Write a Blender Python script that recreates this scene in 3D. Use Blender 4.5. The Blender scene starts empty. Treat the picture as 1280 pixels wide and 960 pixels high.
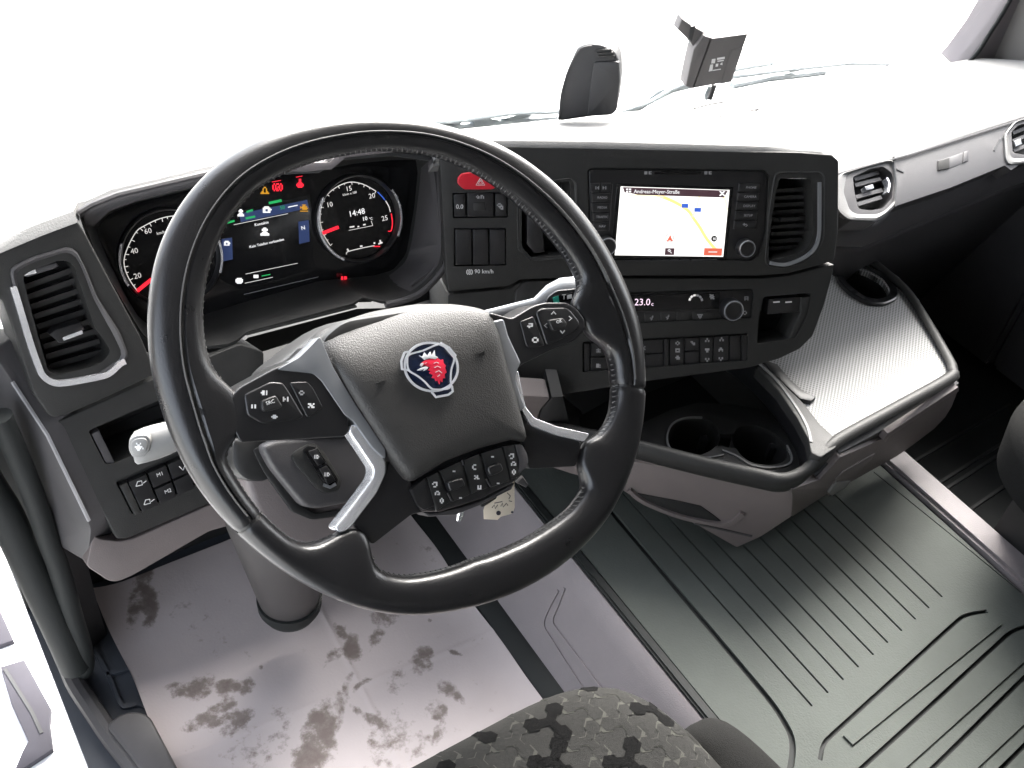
import bpy, bmesh, math, random
import numpy as np
from mathutils import Vector, Matrix, noise

random.seed(7)
S = bpy.context.scene
COL = S.collection

# ------------------------------------------------------------------ camera
FPX = 1356.0
dx = np.array([2455., -903., FPX]); dx /= np.linalg.norm(dx)
dy = np.array([-1290., -1470., FPX]); dy -= dy.dot(dx) * dx; dy /= np.linalg.norm(dy)
dz = np.cross(dx, dy)
if dz[1] > 0: dz = -dz
R = np.array([dx, dy, dz])                  # rows: world x, y, z in image axes
W0 = np.array([0., 0., .75])                # hub of the steering wheel, floor is z = 0
def ray(px, py):
    d = np.array([px - 640., py - 480., FPX]); d /= np.linalg.norm(d)
    return R @ d
CAM = W0 - ray(495, 460)
cam = bpy.data.objects.new('camera', bpy.data.cameras.new('camera'))
COL.objects.link(cam)
r_, u_, b_ = R[:, 0], -R[:, 1], -R[:, 2]
cam.matrix_world = Matrix(((r_[0], u_[0], b_[0], CAM[0]), (r_[1], u_[1], b_[1], CAM[1]),
                           (r_[2], u_[2], b_[2], CAM[2]), (0, 0, 0, 1)))
cam.data.sensor_width = 36.0
cam.data.lens = 36.0 * FPX / 1280.0
cam.data.clip_start = .01
cam.data.clip_end = 2000
S.camera = cam

# ------------------------------------------------------------------ light
SUN_EL, SUN_AZ = 42.0, 50.0                 # azimuth from +y (forward) towards +x
w = bpy.data.worlds.new('World'); S.world = w; w.use_nodes = True
nt = w.node_tree
bg = nt.nodes['Background']
sky = nt.nodes.new('ShaderNodeTexSky'); sky.sky_type = 'NISHITA'; sky.sun_disc = False
sky.sun_elevation = math.radians(SUN_EL); sky.sun_rotation = math.radians(SUN_AZ)
sky.dust_density = 4.0; sky.air_density = 1.0; sky.ozone_density = .6
hs_ = nt.nodes.new('ShaderNodeHueSaturation'); hs_.inputs['Saturation'].default_value = .35
nt.links.new(sky.outputs[0], hs_.inputs['Color']); nt.links.new(hs_.outputs[0], bg.inputs[0]); bg.inputs[1].default_value = .12
sl = bpy.data.lights.new('sun', 'SUN'); sl.energy = 1.5; sl.angle = math.radians(38); sl.color = (1, .97, .92)
so = bpy.data.objects.new('sun', sl); COL.objects.link(so)
e, a = math.radians(SUN_EL), math.radians(SUN_AZ)
sd = Vector((math.sin(a) * math.cos(e), math.cos(a) * math.cos(e), math.sin(e)))
so.rotation_euler = sd.to_track_quat('Z', 'Y').to_euler(); so.location = (2, 4, 6)
vs = S.view_settings
vs.view_transform = 'Standard'; vs.look = 'None'; vs.gamma = 1; vs.exposure = 3.6; vs.use_curve_mapping = False
S.render.film_transparent = False
S.cycles.max_bounces = 8; S.cycles.diffuse_bounces = 5; S.cycles.transparent_max_bounces = 12
S.cycles.use_denoising = True

# ------------------------------------------------------------------ materials
MATS = {}
def mk(name, col, rough=.5, metal=0., bump=None, var=0., spec=.5, emit=None, coat=0., grain=None):
    """bump = (scale, strength, kind); var = slow colour variation; grain = (scale, amount) fine colour grain"""
    m = bpy.data.materials.new(name); m.use_nodes = True
    t = m.node_tree; b = t.nodes['Principled BSDF']
    b.inputs['Base Color'].default_value = (*col, 1); b.inputs['Roughness'].default_value = rough
    b.inputs['Metallic'].default_value = metal; b.inputs['Specular IOR Level'].default_value = spec
    if coat: b.inputs['Coat Weight'].default_value = coat; b.inputs['Coat Roughness'].default_value = .12
    if emit:
        b.inputs['Emission Color'].default_value = (*emit[:3], 1); b.inputs['Emission Strength'].default_value = emit[3]
    tc = t.nodes.new('ShaderNodeTexCoord')
    if var or grain:
        n = t.nodes.new('ShaderNodeTexNoise'); n.inputs['Scale'].default_value = grain[0] if grain else 9
        n.inputs['Detail'].default_value = 6; n.inputs['Roughness'].default_value = .65
        t.links.new(tc.outputs['Object'], n.inputs['Vector'])
        mx = t.nodes.new('ShaderNodeMix'); mx.data_type = 'RGBA'
        amt = var or grain[1]
        mx.inputs[6].default_value = (*[c * (1 - amt) for c in col], 1); mx.inputs[7].default_value = (*[min(1, c * (1 + amt)) for c in col], 1)
        t.links.new(n.outputs['Fac'], mx.inputs[0]); t.links.new(mx.outputs[2], b.inputs['Base Color'])
        mr = t.nodes.new('ShaderNodeMapRange'); mr.inputs[3].default_value = max(0, rough - .05); mr.inputs[4].default_value = min(1, rough + .05)
        t.links.new(n.outputs['Fac'], mr.inputs[0]); t.links.new(mr.outputs[0], b.inputs['Roughness'])
    if bump:
        if bump[2] == 'voronoi':
            n2 = t.nodes.new('ShaderNodeTexVoronoi'); n2.feature = 'SMOOTH_F1'; out = n2.outputs['Distance']
        else:
            n2 = t.nodes.new('ShaderNodeTexNoise'); n2.inputs['Detail'].default_value = 4; out = n2.outputs['Fac']
        n2.inputs['Scale'].default_value = bump[0]
        t.links.new(tc.outputs['Object'], n2.inputs['Vector'])
        bp = t.nodes.new('ShaderNodeBump'); bp.inputs['Strength'].default_value = bump[1]; bp.inputs['Distance'].default_value = .001
        t.links.new(out, bp.inputs['Height']); t.links.new(bp.outputs[0], b.inputs['Normal'])
    MATS[name] = m
    return m
LEATHER = mk('leather', (.010, .010, .011), .29, bump=(700, .10, 'voronoi'), grain=(30, .25))
THREAD = mk('thread', (.06, .06, .06), .7)
GRAIN = mk('airbag_grain', (.031, .030, .0285), .50, bump=(900, .42, 'voronoi'), grain=(40, .12))
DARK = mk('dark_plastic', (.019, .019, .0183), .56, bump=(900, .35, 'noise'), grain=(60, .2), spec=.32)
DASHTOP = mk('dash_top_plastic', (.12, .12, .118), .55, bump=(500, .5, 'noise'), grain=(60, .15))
COLM = mk('column_shaded_grey', (.036, .033, .033), .55, bump=(700, .3, 'noise'), grain=(40, .08))  # darkened warm grey; the boot's shade is in this colour
BLACK = mk('black_plastic', (.013, .013, .013), .45, grain=(80, .2))
SATIN = mk('satin_black', (.012, .012, .013), .30, grain=(50, .2))
GLOSS = mk('gloss_black', (.007, .007, .0075), .14, spec=.4)
VOID = mk('cavity_black', (.004, .004, .004), .8)  # near-black that puts the shade of recesses into the colour
GREYTRIM = mk('grey_trim', (.048, .046, .048), .5, spec=.4, bump=(800, .3, 'noise'), grain=(50, .15))
BEIGE = mk('warm_grey_plastic', (.118, .101, .098), .55, bump=(700, .3, 'noise'), grain=(40, .08))
BEIGE2 = mk('tunnel_panel_grey', (.165, .149, .153), .6, bump=(500, .4, 'noise'), grain=(25, .12))
CHROME = mk('satin_chrome', (.86, .87, .90), .26, metal=.75)
SILVER = mk('silver_paint', (.24, .25, .265), .33, metal=.5)
STALK = mk('stalk_grey', (.17, .17, .166), .45, grain=(60, .1))
RUBBER = mk('rubber_mat', (.060, .067, .061), .74, spec=.2, bump=(350, .5, 'noise'), grain=(7, .28))
RUBBERD = mk('rubber_dark', (.012, .0138, .0136), .65, spec=.25, grain=(20, .3))
FLOORB = mk('floor_blue_black', (.028, .033, .042), .55, grain=(12, .3))
SEATF = mk('seat_fabric', (.024, .0238, .0225), .95, spec=.1, bump=(1500, .6, 'noise'), grain=(300, .3))
SEATL = mk('seat_fabric_line', (.052, .052, .046), .95, spec=.1, bump=(1500, .6, 'noise'))
SEATB = mk('seat_fabric_black', (.004, .004, .004), .95, spec=.1, bump=(1500, .6, 'noise'), grain=(300, .3))
SEATSIDE = mk('seat_side_fabric', (.012, .012, .0115), .95, spec=.1, bump=(1200, .8, 'noise'), grain=(500, .9))
HEADLINER = mk('headliner', (.13, .125, .12), .9)
WHITEP = mk('white_paint', (.75, .75, .76), .4)
EMSIL = mk('emblem_silver', (.66, .67, .70), .3, metal=.3)
STEPG = mk('step_grey', (.030, .028, .036), .9, grain=(20, .3))
PILLAR = mk('pillar_trim', (.13, .118, .122), .6, bump=(700, .3, 'noise'))
RED = mk('red_button', (.42, .008, .02), .3)
ERED = mk('lit_red', (.25, .0, .01), .5, emit=(1, .02, .04, .12))
EWHITE = mk('lit_white', (.5, .5, .5), .5, emit=(1, 1, 1, .075))
ESOFT = mk('lit_soft_white', (.5, .5, .5), .5, emit=(1, .95, .9, .05))
EPINK = mk('lit_pink', (.5, .4, .5), .5, emit=(1, .75, .9, .08))
EGREEN = mk('lit_green', (.0, .2, .05), .5, emit=(.05, .9, .25, .03))
EAMBER = mk('lit_amber', (.3, .15, .0), .5, emit=(1, .45, .03, .045))
EBLUE = mk('lit_blue', (.0, .05, .3), .5, emit=(.08, .2, .9, .05))
EBLUED = mk('lit_blue_panel', (.01, .02, .06), .5, emit=(.15, .25, .7, .012))
PRINT = mk('white_print', (.62, .62, .62), .5)
PRINTD = mk('grey_print', (.26, .26, .27), .5)
SCRMAP = mk('screen_map', (.4, .4, .4), .3, emit=(1, .975, .93, .12))
SCRROAD = mk('screen_road', (.4, .3, .1), .3, emit=(1, .72, .2, .12))
SCRROAD2 = mk('screen_road_pale', (.4, .3, .1), .3, emit=(1, .90, .55, .13))
SCRHEAD = mk('screen_header', (.05, .03, .04), .3, emit=(.35, .16, .2, .012))
SCRRED = mk('screen_red', (.3, .05, .03), .3, emit=(1, .2, .12, .06))
NAVY = mk('emblem_navy', (.006, .012, .035), .25, coat=.3)
GRED = mk('emblem_red', (.65, .02, .05), .35)
TAG = mk('tag_card', (.62, .55, .44), .8, grain=(40, .08))
INK = mk('ink', (.03, .03, .04), .8)
TEAL = mk('teal_print', (.02, .33, .25), .5)
GREYDEV = mk('grey_device', (.10, .094, .094), .55, bump=(700, .3, 'noise'))
SENSOR = mk('sensor_plastic', (.028, .028, .03), .5, bump=(700, .3, 'noise'))
METALG = mk('wiper_metal', (.26, .29, .30), .5, grain=(30, .3))
CONCRETE = mk('pale_yard_concrete', (.45, .45, .44), .9, grain=(2, .12))

# perforated tray mat: fine weave of dots
def tray_mat():
    m = mk('perforated_tray', (.10, .10, .098), .75, spec=.3)
    t = m.node_tree; b = t.nodes['Principled BSDF']
    tc = t.nodes.new('ShaderNodeTexCoord')
    mp = t.nodes.new('ShaderNodeMapping'); mp.inputs['Rotation'].default_value = (0, 0, math.radians(52)); mp.inputs['Scale'].default_value = (215, 215, 215)
    v = t.nodes.new('ShaderNodeTexVoronoi'); v.voronoi_dimensions = '2D'; v.inputs['Scale'].default_value = 1; v.inputs['Randomness'].default_value = 0
    t.links.new(tc.outputs['Object'], mp.inputs[0]); t.links.new(mp.outputs[0], v.inputs['Vector'])
    cr = t.nodes.new('ShaderNodeValToRGB'); cr.color_ramp.elements[0].position = .28; cr.color_ramp.elements[0].color = (.15, .15, .148, 1)
    cr.color_ramp.elements[1].position = .40; cr.color_ramp.elements[1].color = (.36, .36, .355, 1)
    t.links.new(v.outputs['Distance'], cr.inputs[0]); t.links.new(cr.outputs[0], b.inputs['Base Color'])
    bp = t.nodes.new('ShaderNodeBump'); bp.inputs['Strength'].default_value = .5; bp.inputs['Distance'].default_value = .0008
    t.links.new(cr.outputs[0], bp.inputs['Height']); t.links.new(bp.outputs[0], b.inputs['Normal'])
    return m
TRAY = tray_mat()

# windscreen / display glass: thin sheet, mostly clear
def glass_mat(name, refl):
    m = bpy.data.materials.new(name); m.use_nodes = True; t = m.node_tree; t.nodes.clear()
    o = t.nodes.new('ShaderNodeOutputMaterial'); mx = t.nodes.new('ShaderNodeMixShader')
    tr = t.nodes.new('ShaderNodeBsdfTransparent'); gl = t.nodes.new('ShaderNodeBsdfGlossy'); gl.inputs['Roughness'].default_value = .02
    lw = t.nodes.new('ShaderNodeLayerWeight'); lw.inputs[0].default_value = refl
    t.links.new(lw.outputs['Fresnel'], mx.inputs[0]); t.links.new(tr.outputs[0], mx.inputs[1]); t.links.new(gl.outputs[0], mx.inputs[2])
    t.links.new(mx.outputs[0], o.inputs[0]); return m
GLASS = glass_mat('clear_glass', .06)

# paper floor protector, stains from a per-vertex dirt mask broken up by noise
def paper_mat():
    m = mk('paper', (.44, .395, .392), .85, bump=(260, .25, 'noise'))
    t = m.node_tree; b = t.nodes['Principled BSDF']
    at = t.nodes.new('ShaderNodeAttribute'); at.attribute_name = 'dirt'
    tc = t.nodes.new('ShaderNodeTexCoord')
    n = t.nodes.new('ShaderNodeTexNoise'); n.inputs['Scale'].default_value = 48; n.inputs['Detail'].default_value = 8; n.inputs['Roughness'].default_value = .7
    t.links.new(tc.outputs['Object'], n.inputs['Vector'])
    ma = t.nodes.new('ShaderNodeMath'); ma.operation = 'MULTIPLY_ADD'; ma.inputs[1].default_value = 2.1; ma.inputs[2].default_value = -1.05
    t.links.new(n.outputs['Fac'], ma.inputs[0])
    ad = t.nodes.new('ShaderNodeMath'); ad.operation = 'ADD'
    t.links.new(ma.outputs[0], ad.inputs[0]); t.links.new(at.outputs['Fac'], ad.inputs[1])
    cr = t.nodes.new('ShaderNodeValToRGB'); e = cr.color_ramp.elements
    e[0].position = .26; e[0].color = (.44, .395, .392, 1); e[1].position = .62; e[1].color = (.19, .161, .149, 1)
    k = e.new(.40); k.color = (.345, .308, .30, 1); k = e.new(.95); k.color = (.15, .12, .11, 1)
    t.links.new(ad.outputs[0], cr.inputs[0])
    n3 = t.nodes.new('ShaderNodeTexNoise'); n3.inputs['Scale'].default_value = 5; n3.inputs['Detail'].default_value = 5
    t.links.new(tc.outputs['Object'], n3.inputs['Vector'])
    mx = t.nodes.new('ShaderNodeMix'); mx.data_type = 'RGBA'; mx.blend_type = 'MULTIPLY'; mx.inputs[0].default_value = .35
    t.links.new(cr.outputs[0], mx.inputs[6]); t.links.new(n3.outputs['Fac'], mx.inputs[7])
    t.links.new(mx.outputs[2], b.inputs['Base Color'])
    return m
PAPER = paper_mat()

# ------------------------------------------------------------------ planes measured in the place
class Pl:
    """A plane of the cab: origin o, normal n, in-plane right u and up v."""
    def __init__(s, o, n):
        s.o = np.array(o, float); s.n = np.array(n, float) / np.linalg.norm(n)
        up = np.array([0, 0, 1.]) if abs(s.n[2]) < .9 else np.array([0, 1., 0])
        s.u = np.cross(up, s.n); s.u /= np.linalg.norm(s.u); s.v = np.cross(s.n, s.u)
    def at(s, px, py, h=0.):
        d = ray(px, py); k = (s.o + s.n * h - CAM).dot(s.n) / d.dot(s.n)
        return CAM + d * k
    def xy(s, a, b, h=0.): return s.o + s.u * a + s.v * b + s.n * h
    def uv(s, p): return np.array([(p - s.o).dot(s.u), (p - s.o).dot(s.v)])
def nrm(a, b):
    a, b = math.radians(a), math.radians(b)
    return np.array([-math.sin(a) * math.cos(b), -math.cos(a) * math.cos(b), math.sin(b)])
TH = math.radians(48)
WP = Pl(W0, (0, -math.sin(TH), math.cos(TH)))                 # steering wheel
SP = Pl((.501, .285, .643), nrm(25, 26))                       # centre fascia, turned to the driver
CP = Pl(CAM + (np.array([-.079, .388, .634]) - CAM) * 1.08, nrm(3, 28))   # instrument glass
LP = Pl((-.2, .405, .70), nrm(-3, 22))                         # dash left of the wheel
PP = Pl((.9, .225, .60), (0, -.5, .87))                          # passenger dash
TP = Pl((.8, 0, .36), (0, 0, 1))                               # console tray
FP = Pl((0, 0, 0), (0, 0, 1))                                  # driver floor
MP = Pl((.6, 0, .15), (0, 0, 1))                               # engine tunnel top
DP = Pl((-.31, .32, 0), (-.72, -.69, 0))                       # door frame

# ------------------------------------------------------------------ object helpers
ROOT = {}
def thing(name, label, cat, loc, group=None):
    o = bpy.data.objects.new(name, None); COL.objects.link(o); o.location = loc
    o.empty_display_size = .05
    o['label'] = label; o['category'] = cat
    if group: o['group'] = group
    ROOT[o] = Vector(loc)
    return o
def tag(o, label, cat, group=None):
    o['label'] = label; o['category'] = cat
    if group: o['group'] = group
    return o
def put(name, me, mat, parent=None, smooth=35, kind=None, label=None):
    """link a mesh given in world coordinates as one object under parent"""
    off = ROOT.get(parent, Vector((0, 0, 0))) if parent else None
    if parent is None:
        vs_ = [v.co.copy() for v in me.vertices]
        c = sum(vs_, Vector()) / max(1, len(vs_)); c.z = min(v.z for v in vs_)
        off = c
    me.transform(Matrix.Translation(-off))
    if mat: me.materials.clear(); me.materials.append(mat)
    if smooth:
        me.polygons.foreach_set('use_smooth', [True] * len(me.polygons))
        me.set_sharp_from_angle(angle=math.radians(smooth))
    o = bpy.data.objects.new(name, me); COL.objects.link(o)
    if parent: o.parent = parent
    else: o.location = off
    ROOT[o] = off
    if kind: o['kind'] = kind
    if label: o['label'] = label
    return o
def mesh_from(verts, faces):
    me = bpy.data.meshes.new('m'); me.from_pydata([tuple(map(float, v)) for v in verts], [], faces); me.update()
    bm = bmesh.new(); bm.from_mesh(me); bmesh.ops.recalc_face_normals(bm, faces=bm.faces); bm.to_mesh(me); bm.free()
    return me
def rounded(pts, r, seg=4):
    """round the corners of a closed polygon (2-D)"""
    if r <= 0: return [np.array(p, float) for p in pts]
    out = []; n = len(pts); P_ = [np.array(p, float) for p in pts]
    for i in range(n):
        a, b, c = P_[i - 1], P_[i], P_[(i + 1) % n]
        la, lc = np.linalg.norm(a - b), np.linalg.norm(c - b)
        if la < 1e-9 or lc < 1e-9: continue
        d = min(r, la * .45, lc * .45)
        p, q = b + (a - b) / la * d, b + (c - b) / lc * d
        for k in range(seg + 1):
            t = k / seg; out.append((1 - t) ** 2 * p + 2 * t * (1 - t) * b + t * t * q)
    return out
def ccw(pts):
    s = sum(pts[i - 1][0] * pts[i][1] - pts[i][0] * pts[i - 1][1] for i in range(len(pts)))
    return pts if s > 0 else pts[::-1]
def plate_uv(poly, pl, h0, h1, bevel=.0015, seg=2):
    """slab over an in-plane polygon (u, v metres) from height h0 (back) to h1 (front), front edge bevelled"""
    poly = ccw([tuple(p) for p in poly])
    bm = bmesh.new()
    f = [bm.verts.new(tuple(pl.xy(x, y, h1))) for x, y in poly]
    b = [bm.verts.new(tuple(pl.xy(x, y, h0))) for x, y in poly]
    ff = bm.faces.new(f); bm.faces.new(b[::-1])
    n = len(poly)
    for i in range(n): bm.faces.new((b[i], b[(i + 1) % n], f[(i + 1) % n], f[i]))
    bmesh.ops.recalc_face_normals(bm, faces=bm.faces)
    if bevel > 0:
        bmesh.ops.bevel(bm, geom=list(ff.edges), offset=min(bevel, abs(h1 - h0) * .95), segments=seg, affect='EDGES', clamp_overlap=True, profile=.5)
    bmesh.ops.triangulate(bm, faces=[f for f in bm.faces if len(f.verts) > 4])
    me = bpy.data.meshes.new('m'); bm.to_mesh(me); bm.free()
    return me
def px2uv(poly, pl, h): return [tuple(pl.uv(pl.at(x, y, h))) for x, y in poly]
def plate(name, poly, pl, h0, h1, mat, parent=None, bevel=.0015, rnd=0., seg=2, **k):
    uv = px2uv(poly, pl, h1)
    if rnd: uv = [tuple(p) for p in rounded(uv, rnd)]
    return put(name, plate_uv(uv, pl, h0, h1, bevel, seg), mat, parent, **k)
def resample(loop, n):
    L = [np.array(p, float) for p in loop]; L.append(L[0])
    s = [0.]
    for i in range(1, len(L)): s.append(s[-1] + np.linalg.norm(L[i] - L[i - 1]))
    out = []
    for k in range(n):
        t = s[-1] * k / n
        i = max(0, min(len(s) - 2, int(np.searchsorted(s, t, 'right')) - 1))
        f = (t - s[i]) / max(1e-12, s[i + 1] - s[i]); out.append(L[i] * (1 - f) + L[i + 1] * f)
    return out
def loft(loops, cap0=False, cap1=False, closed=True):
    n = len(loops[0]); V = [p for l in loops for p in l]; F = []
    for j in range(len(loops) - 1):
        for i in range(n if closed else n - 1):
            a, b = j * n + i, j * n + (i + 1) % n
            F.append((a, b, b + n, a + n))
    if cap0: F.append(tuple(range(n))[::-1])
    if cap1: F.append(tuple(range((len(loops) - 1) * n, len(loops) * n)))
    return mesh_from(V, F)
def ring(name, outer, inner, pl, h0, h1, mat, parent=None, hin=None, rnd=0., rndi=None, n=72, **k):
    """frame between two outlines; hin = height of the inner front edge (a sloping frame)"""
    hin = h1 if hin is None else hin
    uo = rounded(px2uv(outer, pl, h1), rnd) if rnd else px2uv(outer, pl, h1)
    ri = rnd if rndi is None else rndi
    ui = rounded(px2uv(inner, pl, hin), ri) if ri else px2uv(inner, pl, hin)
    uo, ui = ccw([tuple(p) for p in uo]), ccw([tuple(p) for p in ui])
    uo, ui = resample(uo, n), resample(ui, n)
    c = np.mean(ui, axis=0)
    ai = [math.atan2(*(p - c)[::-1]) for p in ui]
    best = min(range(n), key=lambda s: sum(np.linalg.norm(uo[i] - ui[(i + s) % n]) ** 2 for i in range(0, n, 3)))
    ui = [ui[(i + best) % n] for i in range(n)]
    mid = [(a * .85 + b * .15) for a, b in zip(uo, ui)]
    L = [[pl.xy(*p, h0) for p in uo], [pl.xy(*p, h1 - .001 if h1 > h0 else h1) for p in uo], [pl.xy(*p, h1) for p in mid],
         [pl.xy(*p, hin) for p in ui], [pl.xy(*p, min(h0, hin - .004)) for p in ui]]
    L.append(L[0])
    return put(name, loft(L), mat, parent, **k)
def tube_mesh(pts, rad, n=10, caps=True):
    pts = [np.array(p, float) for p in pts]; rads = rad if hasattr(rad, '__len__') else [rad] * len(pts)
    loops = []; prev = None
    for i, p in enumerate(pts):
        t = pts[min(i + 1, len(pts) - 1)] - pts[max(i - 1, 0)]; t /= np.linalg.norm(t)
        if prev is None:
            a = np.array([0, 0, 1.]) if abs(t[2]) < .9 else np.array([1., 0, 0])
            x = np.cross(a, t)
        else: x = prev - prev.dot(t) * t
        x /= np.linalg.norm(x); prev = x; y = np.cross(t, x)
        loops.append([p + rads[i] * (math.cos(2 * math.pi * k / n) * x + math.sin(2 * math.pi * k / n) * y) for k in range(n)])
    return loft(loops, caps, caps)
def tube(name, pts, rad, mat, parent=None, n=10, **k): return put(name, tube_mesh(pts, rad, n), mat, parent, **k)
def spline(pts, m=8, closed=False):
    P_ = [np.array(p, float) for p in pts]; n = len(P_); out = []
    rng = range(n if closed else n - 1)
    for i in rng:
        p0 = P_[(i - 1) % n] if (closed or i > 0) else P_[0]; p1 = P_[i]; p2 = P_[(i + 1) % n]
        p3 = P_[(i + 2) % n] if (closed or i + 2 < n) else P_[-1]
        for k in range(m):
            t = k / m
            out.append(.5 * ((2 * p1) + (-p0 + p2) * t + (2 * p0 - 5 * p1 + 4 * p2 - p3) * t * t + (-p0 + 3 * p1 - 3 * p2 + p3) * t ** 3))
    if not closed: out.append(P_[-1])
    return out
def joined(meshes):
    bm = bmesh.new()
    for m in meshes: bm.from_mesh(m); bpy.data.meshes.remove(m)
    me = bpy.data.meshes.new('m'); bm.to_mesh(me); bm.free(); return me
def cut(o, cutters):
    """subtract cutter meshes (world coordinates) from object o, baked into its mesh"""
    off = ROOT[o]; tmp = []
    for c in cutters:
        c.transform(Matrix.Translation(-off))
        q = bpy.data.objects.new('cutter', c); COL.objects.link(q)
        if o.parent: q.location = off
        else: q.location = o.location
        tmp.append(q)
        md = o.modifiers.new('b', 'BOOLEAN'); md.operation = 'DIFFERENCE'; md.solver = 'EXACT'; md.object = q
    bpy.context.view_layer.update()
    dg = bpy.context.evaluated_depsgraph_get()
    me = bpy.data.meshes.new_from_object(o.evaluated_get(dg))
    o.modifiers.clear(); old = o.data; o.data = me
    me.polygons.foreach_set('use_smooth', [True] * len(me.polygons)); me.set_sharp_from_angle(angle=math.radians(30))
    for q in tmp: bpy.data.objects.remove(q)
    return o
def cutter(poly, pl, h0, h1, rnd=0., taper=0.):
    uv = px2uv(poly, pl, 0)
    if rnd: uv = [tuple(p) for p in rounded(uv, rnd)]
    return plate_uv(uv, pl, h0, h1, 0)
def text(s, pl, px, py, size, h, mat, parent, name='lettering', dirpx=None, align='CENTER', thick=.0002, sx=1.):
    """printed lettering: cap height `size` in photograph pixels at (px, py) on plane pl, raised a hair"""
    cu = bpy.data.curves.new('t', 'FONT'); cu.body = s; cu.align_x = align; cu.align_y = 'CENTER'; cu.extrude = thick; cu.resolution_u = 2
    q = bpy.data.objects.new('t', cu); COL.objects.link(q)
    bpy.context.view_layer.update()
    me = bpy.data.meshes.new_from_object(q.evaluated_get(bpy.context.evaluated_depsgraph_get()))
    bpy.data.objects.remove(q); bpy.data.curves.remove(cu)
    o = pl.at(px, py, h)
    mpp = np.linalg.norm(pl.at(px, py + 1, h) - o)           # metres per pixel down the plane
    k = size * mpp / .69
    u, v = pl.u, pl.v
    if dirpx is not None:
        u = pl.at(px + dirpx[0], py + dirpx[1], h) - o; u /= np.linalg.norm(u); v = np.cross(pl.n, u)
    M = Matrix(((u[0] * k * sx, v[0] * k, pl.n[0], o[0]), (u[1] * k * sx, v[1] * k, pl.n[1], o[1]), (u[2] * k * sx, v[2] * k, pl.n[2], o[2]), (0, 0, 0, 1)))
    me.transform(M)
    return put(name, me, mat, parent, smooth=0)
def disc_uv(pl, c, r, n=32, a0=0.):
    return [(c[0] + r * math.cos(a0 + 2 * math.pi * i / n), c[1] + r * math.sin(a0 + 2 * math.pi * i / n)) for i in range(n)]
def strip_uv(pts, wd):
    """thin ribbon polygon along a polyline (u, v)"""
    P_ = [np.array(p, float) for p in pts]; l, r = [], []
    for i, p in enumerate(P_):
        t = P_[min(i + 1, len(P_) - 1)] - P_[max(i - 1, 0)]; t /= np.linalg.norm(t) + 1e-12
        nn = np.array([-t[1], t[0]]); l.append(tuple(p + nn * wd / 2)); r.append(tuple(p - nn * wd / 2))
    return l + r[::-1]
def ribbon_mesh(pts, wd, pl, h0, h1):
    """same as strip but built quad by quad so that it may bend"""
    s = strip_uv(pts, wd); n = len(pts); l, r = s[:n], s[n:][::-1]
    loops = [[pl.xy(*l[i], h0), pl.xy(*l[i], h1), pl.xy(*r[i], h1), pl.xy(*r[i], h0)] for i in range(n)]
    return loft(loops, True, True)
from mathutils.bvhtree import BVHTree
def onto(obs, px, py, lift=0.):
    """point where the sight line through a photograph pixel meets finished surfaces"""
    best = None
    for o in obs:
        off = ROOT[o.parent] if o.parent else ROOT[o]
        bm = bmesh.new(); bm.from_mesh(o.data); t = BVHTree.FromBMesh(bm); bm.free()
        d = Vector(ray(px, py)); h = t.ray_cast(Vector(CAM) - off, d)
        if h[0] is not None and (best is None or h[3] < best[0]): best = (h[3], np.array(h[0] + off) - np.array(d) * lift)
    return best[1] if best else None
def ribbon(name, pxpts, wd, pl, h0, h1, mat, parent, **k):
    return put(name, ribbon_mesh(px2uv(pxpts, pl, h1), wd, pl, h0, h1), mat, parent, **k)
def revolve(name, c, axis, prof, mat, parent, n=32, **k):
    """prof = [(radius, height along axis)]"""
    axis = np.array(axis, float) / np.linalg.norm(axis)
    a = np.array([0, 0, 1.]) if abs(axis[2]) < .9 else np.array([1., 0, 0])
    x = np.cross(a, axis); x /= np.linalg.norm(x); y = np.cross(axis, x)
    L = [[np.array(c) + axis * h + r * (math.cos(2 * math.pi * i / n) * x + math.sin(2 * math.pi * i / n) * y) for i in range(n)] for r, h in prof]
    return put(name, loft(L, True, True), mat, parent, **k)
def boxm(x0, x1, y0, y1, z0, z1, bev=0.):
    bm = bmesh.new(); bmesh.ops.create_cube(bm, size=1)
    for v in bm.verts: v.co = Vector((x0 + (v.co.x + .5) * (x1 - x0), y0 + (v.co.y + .5) * (y1 - y0), z0 + (v.co.z + .5) * (z1 - z0)))
    if bev: bmesh.ops.bevel(bm, geom=list(bm.edges), offset=bev, segments=2, affect='EDGES', clamp_overlap=True)
    me = bpy.data.meshes.new('m'); bm.to_mesh(me); bm.free(); return me
def sheet(rows, thick=0., name=None, mat=None, parent=None, down=(0, 0, -1), **k):
    """surface through rows of 3-D points, thickened along `down`"""
    n = len(rows[0]); V = [p for r in rows for p in r]; F = []
    for j in range(len(rows) - 1):
        for i in range(n - 1): F.append((j * n + i, j * n + i + 1, (j + 1) * n + i + 1, (j + 1) * n + i))
    if thick:
        m = len(V); d = np.array(down, float) * thick
        V = V + [np.array(p) + d for p in V]; F = F + [tuple(i + m for i in f[::-1]) for f in F]
        b = list(range(n)) + [j * n + n - 1 for j in range(1, len(rows))] + [(len(rows) - 1) * n + i for i in range(n - 2, -1, -1)] + [j * n for j in range(len(rows) - 2, 0, -1)]
        for i in range(len(b)):
            p, q = b[i], b[(i + 1) % len(b)]; F.append((p, p + m, q + m, q))
    return put(name, mesh_from(V, F), mat, parent, **k)


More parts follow.
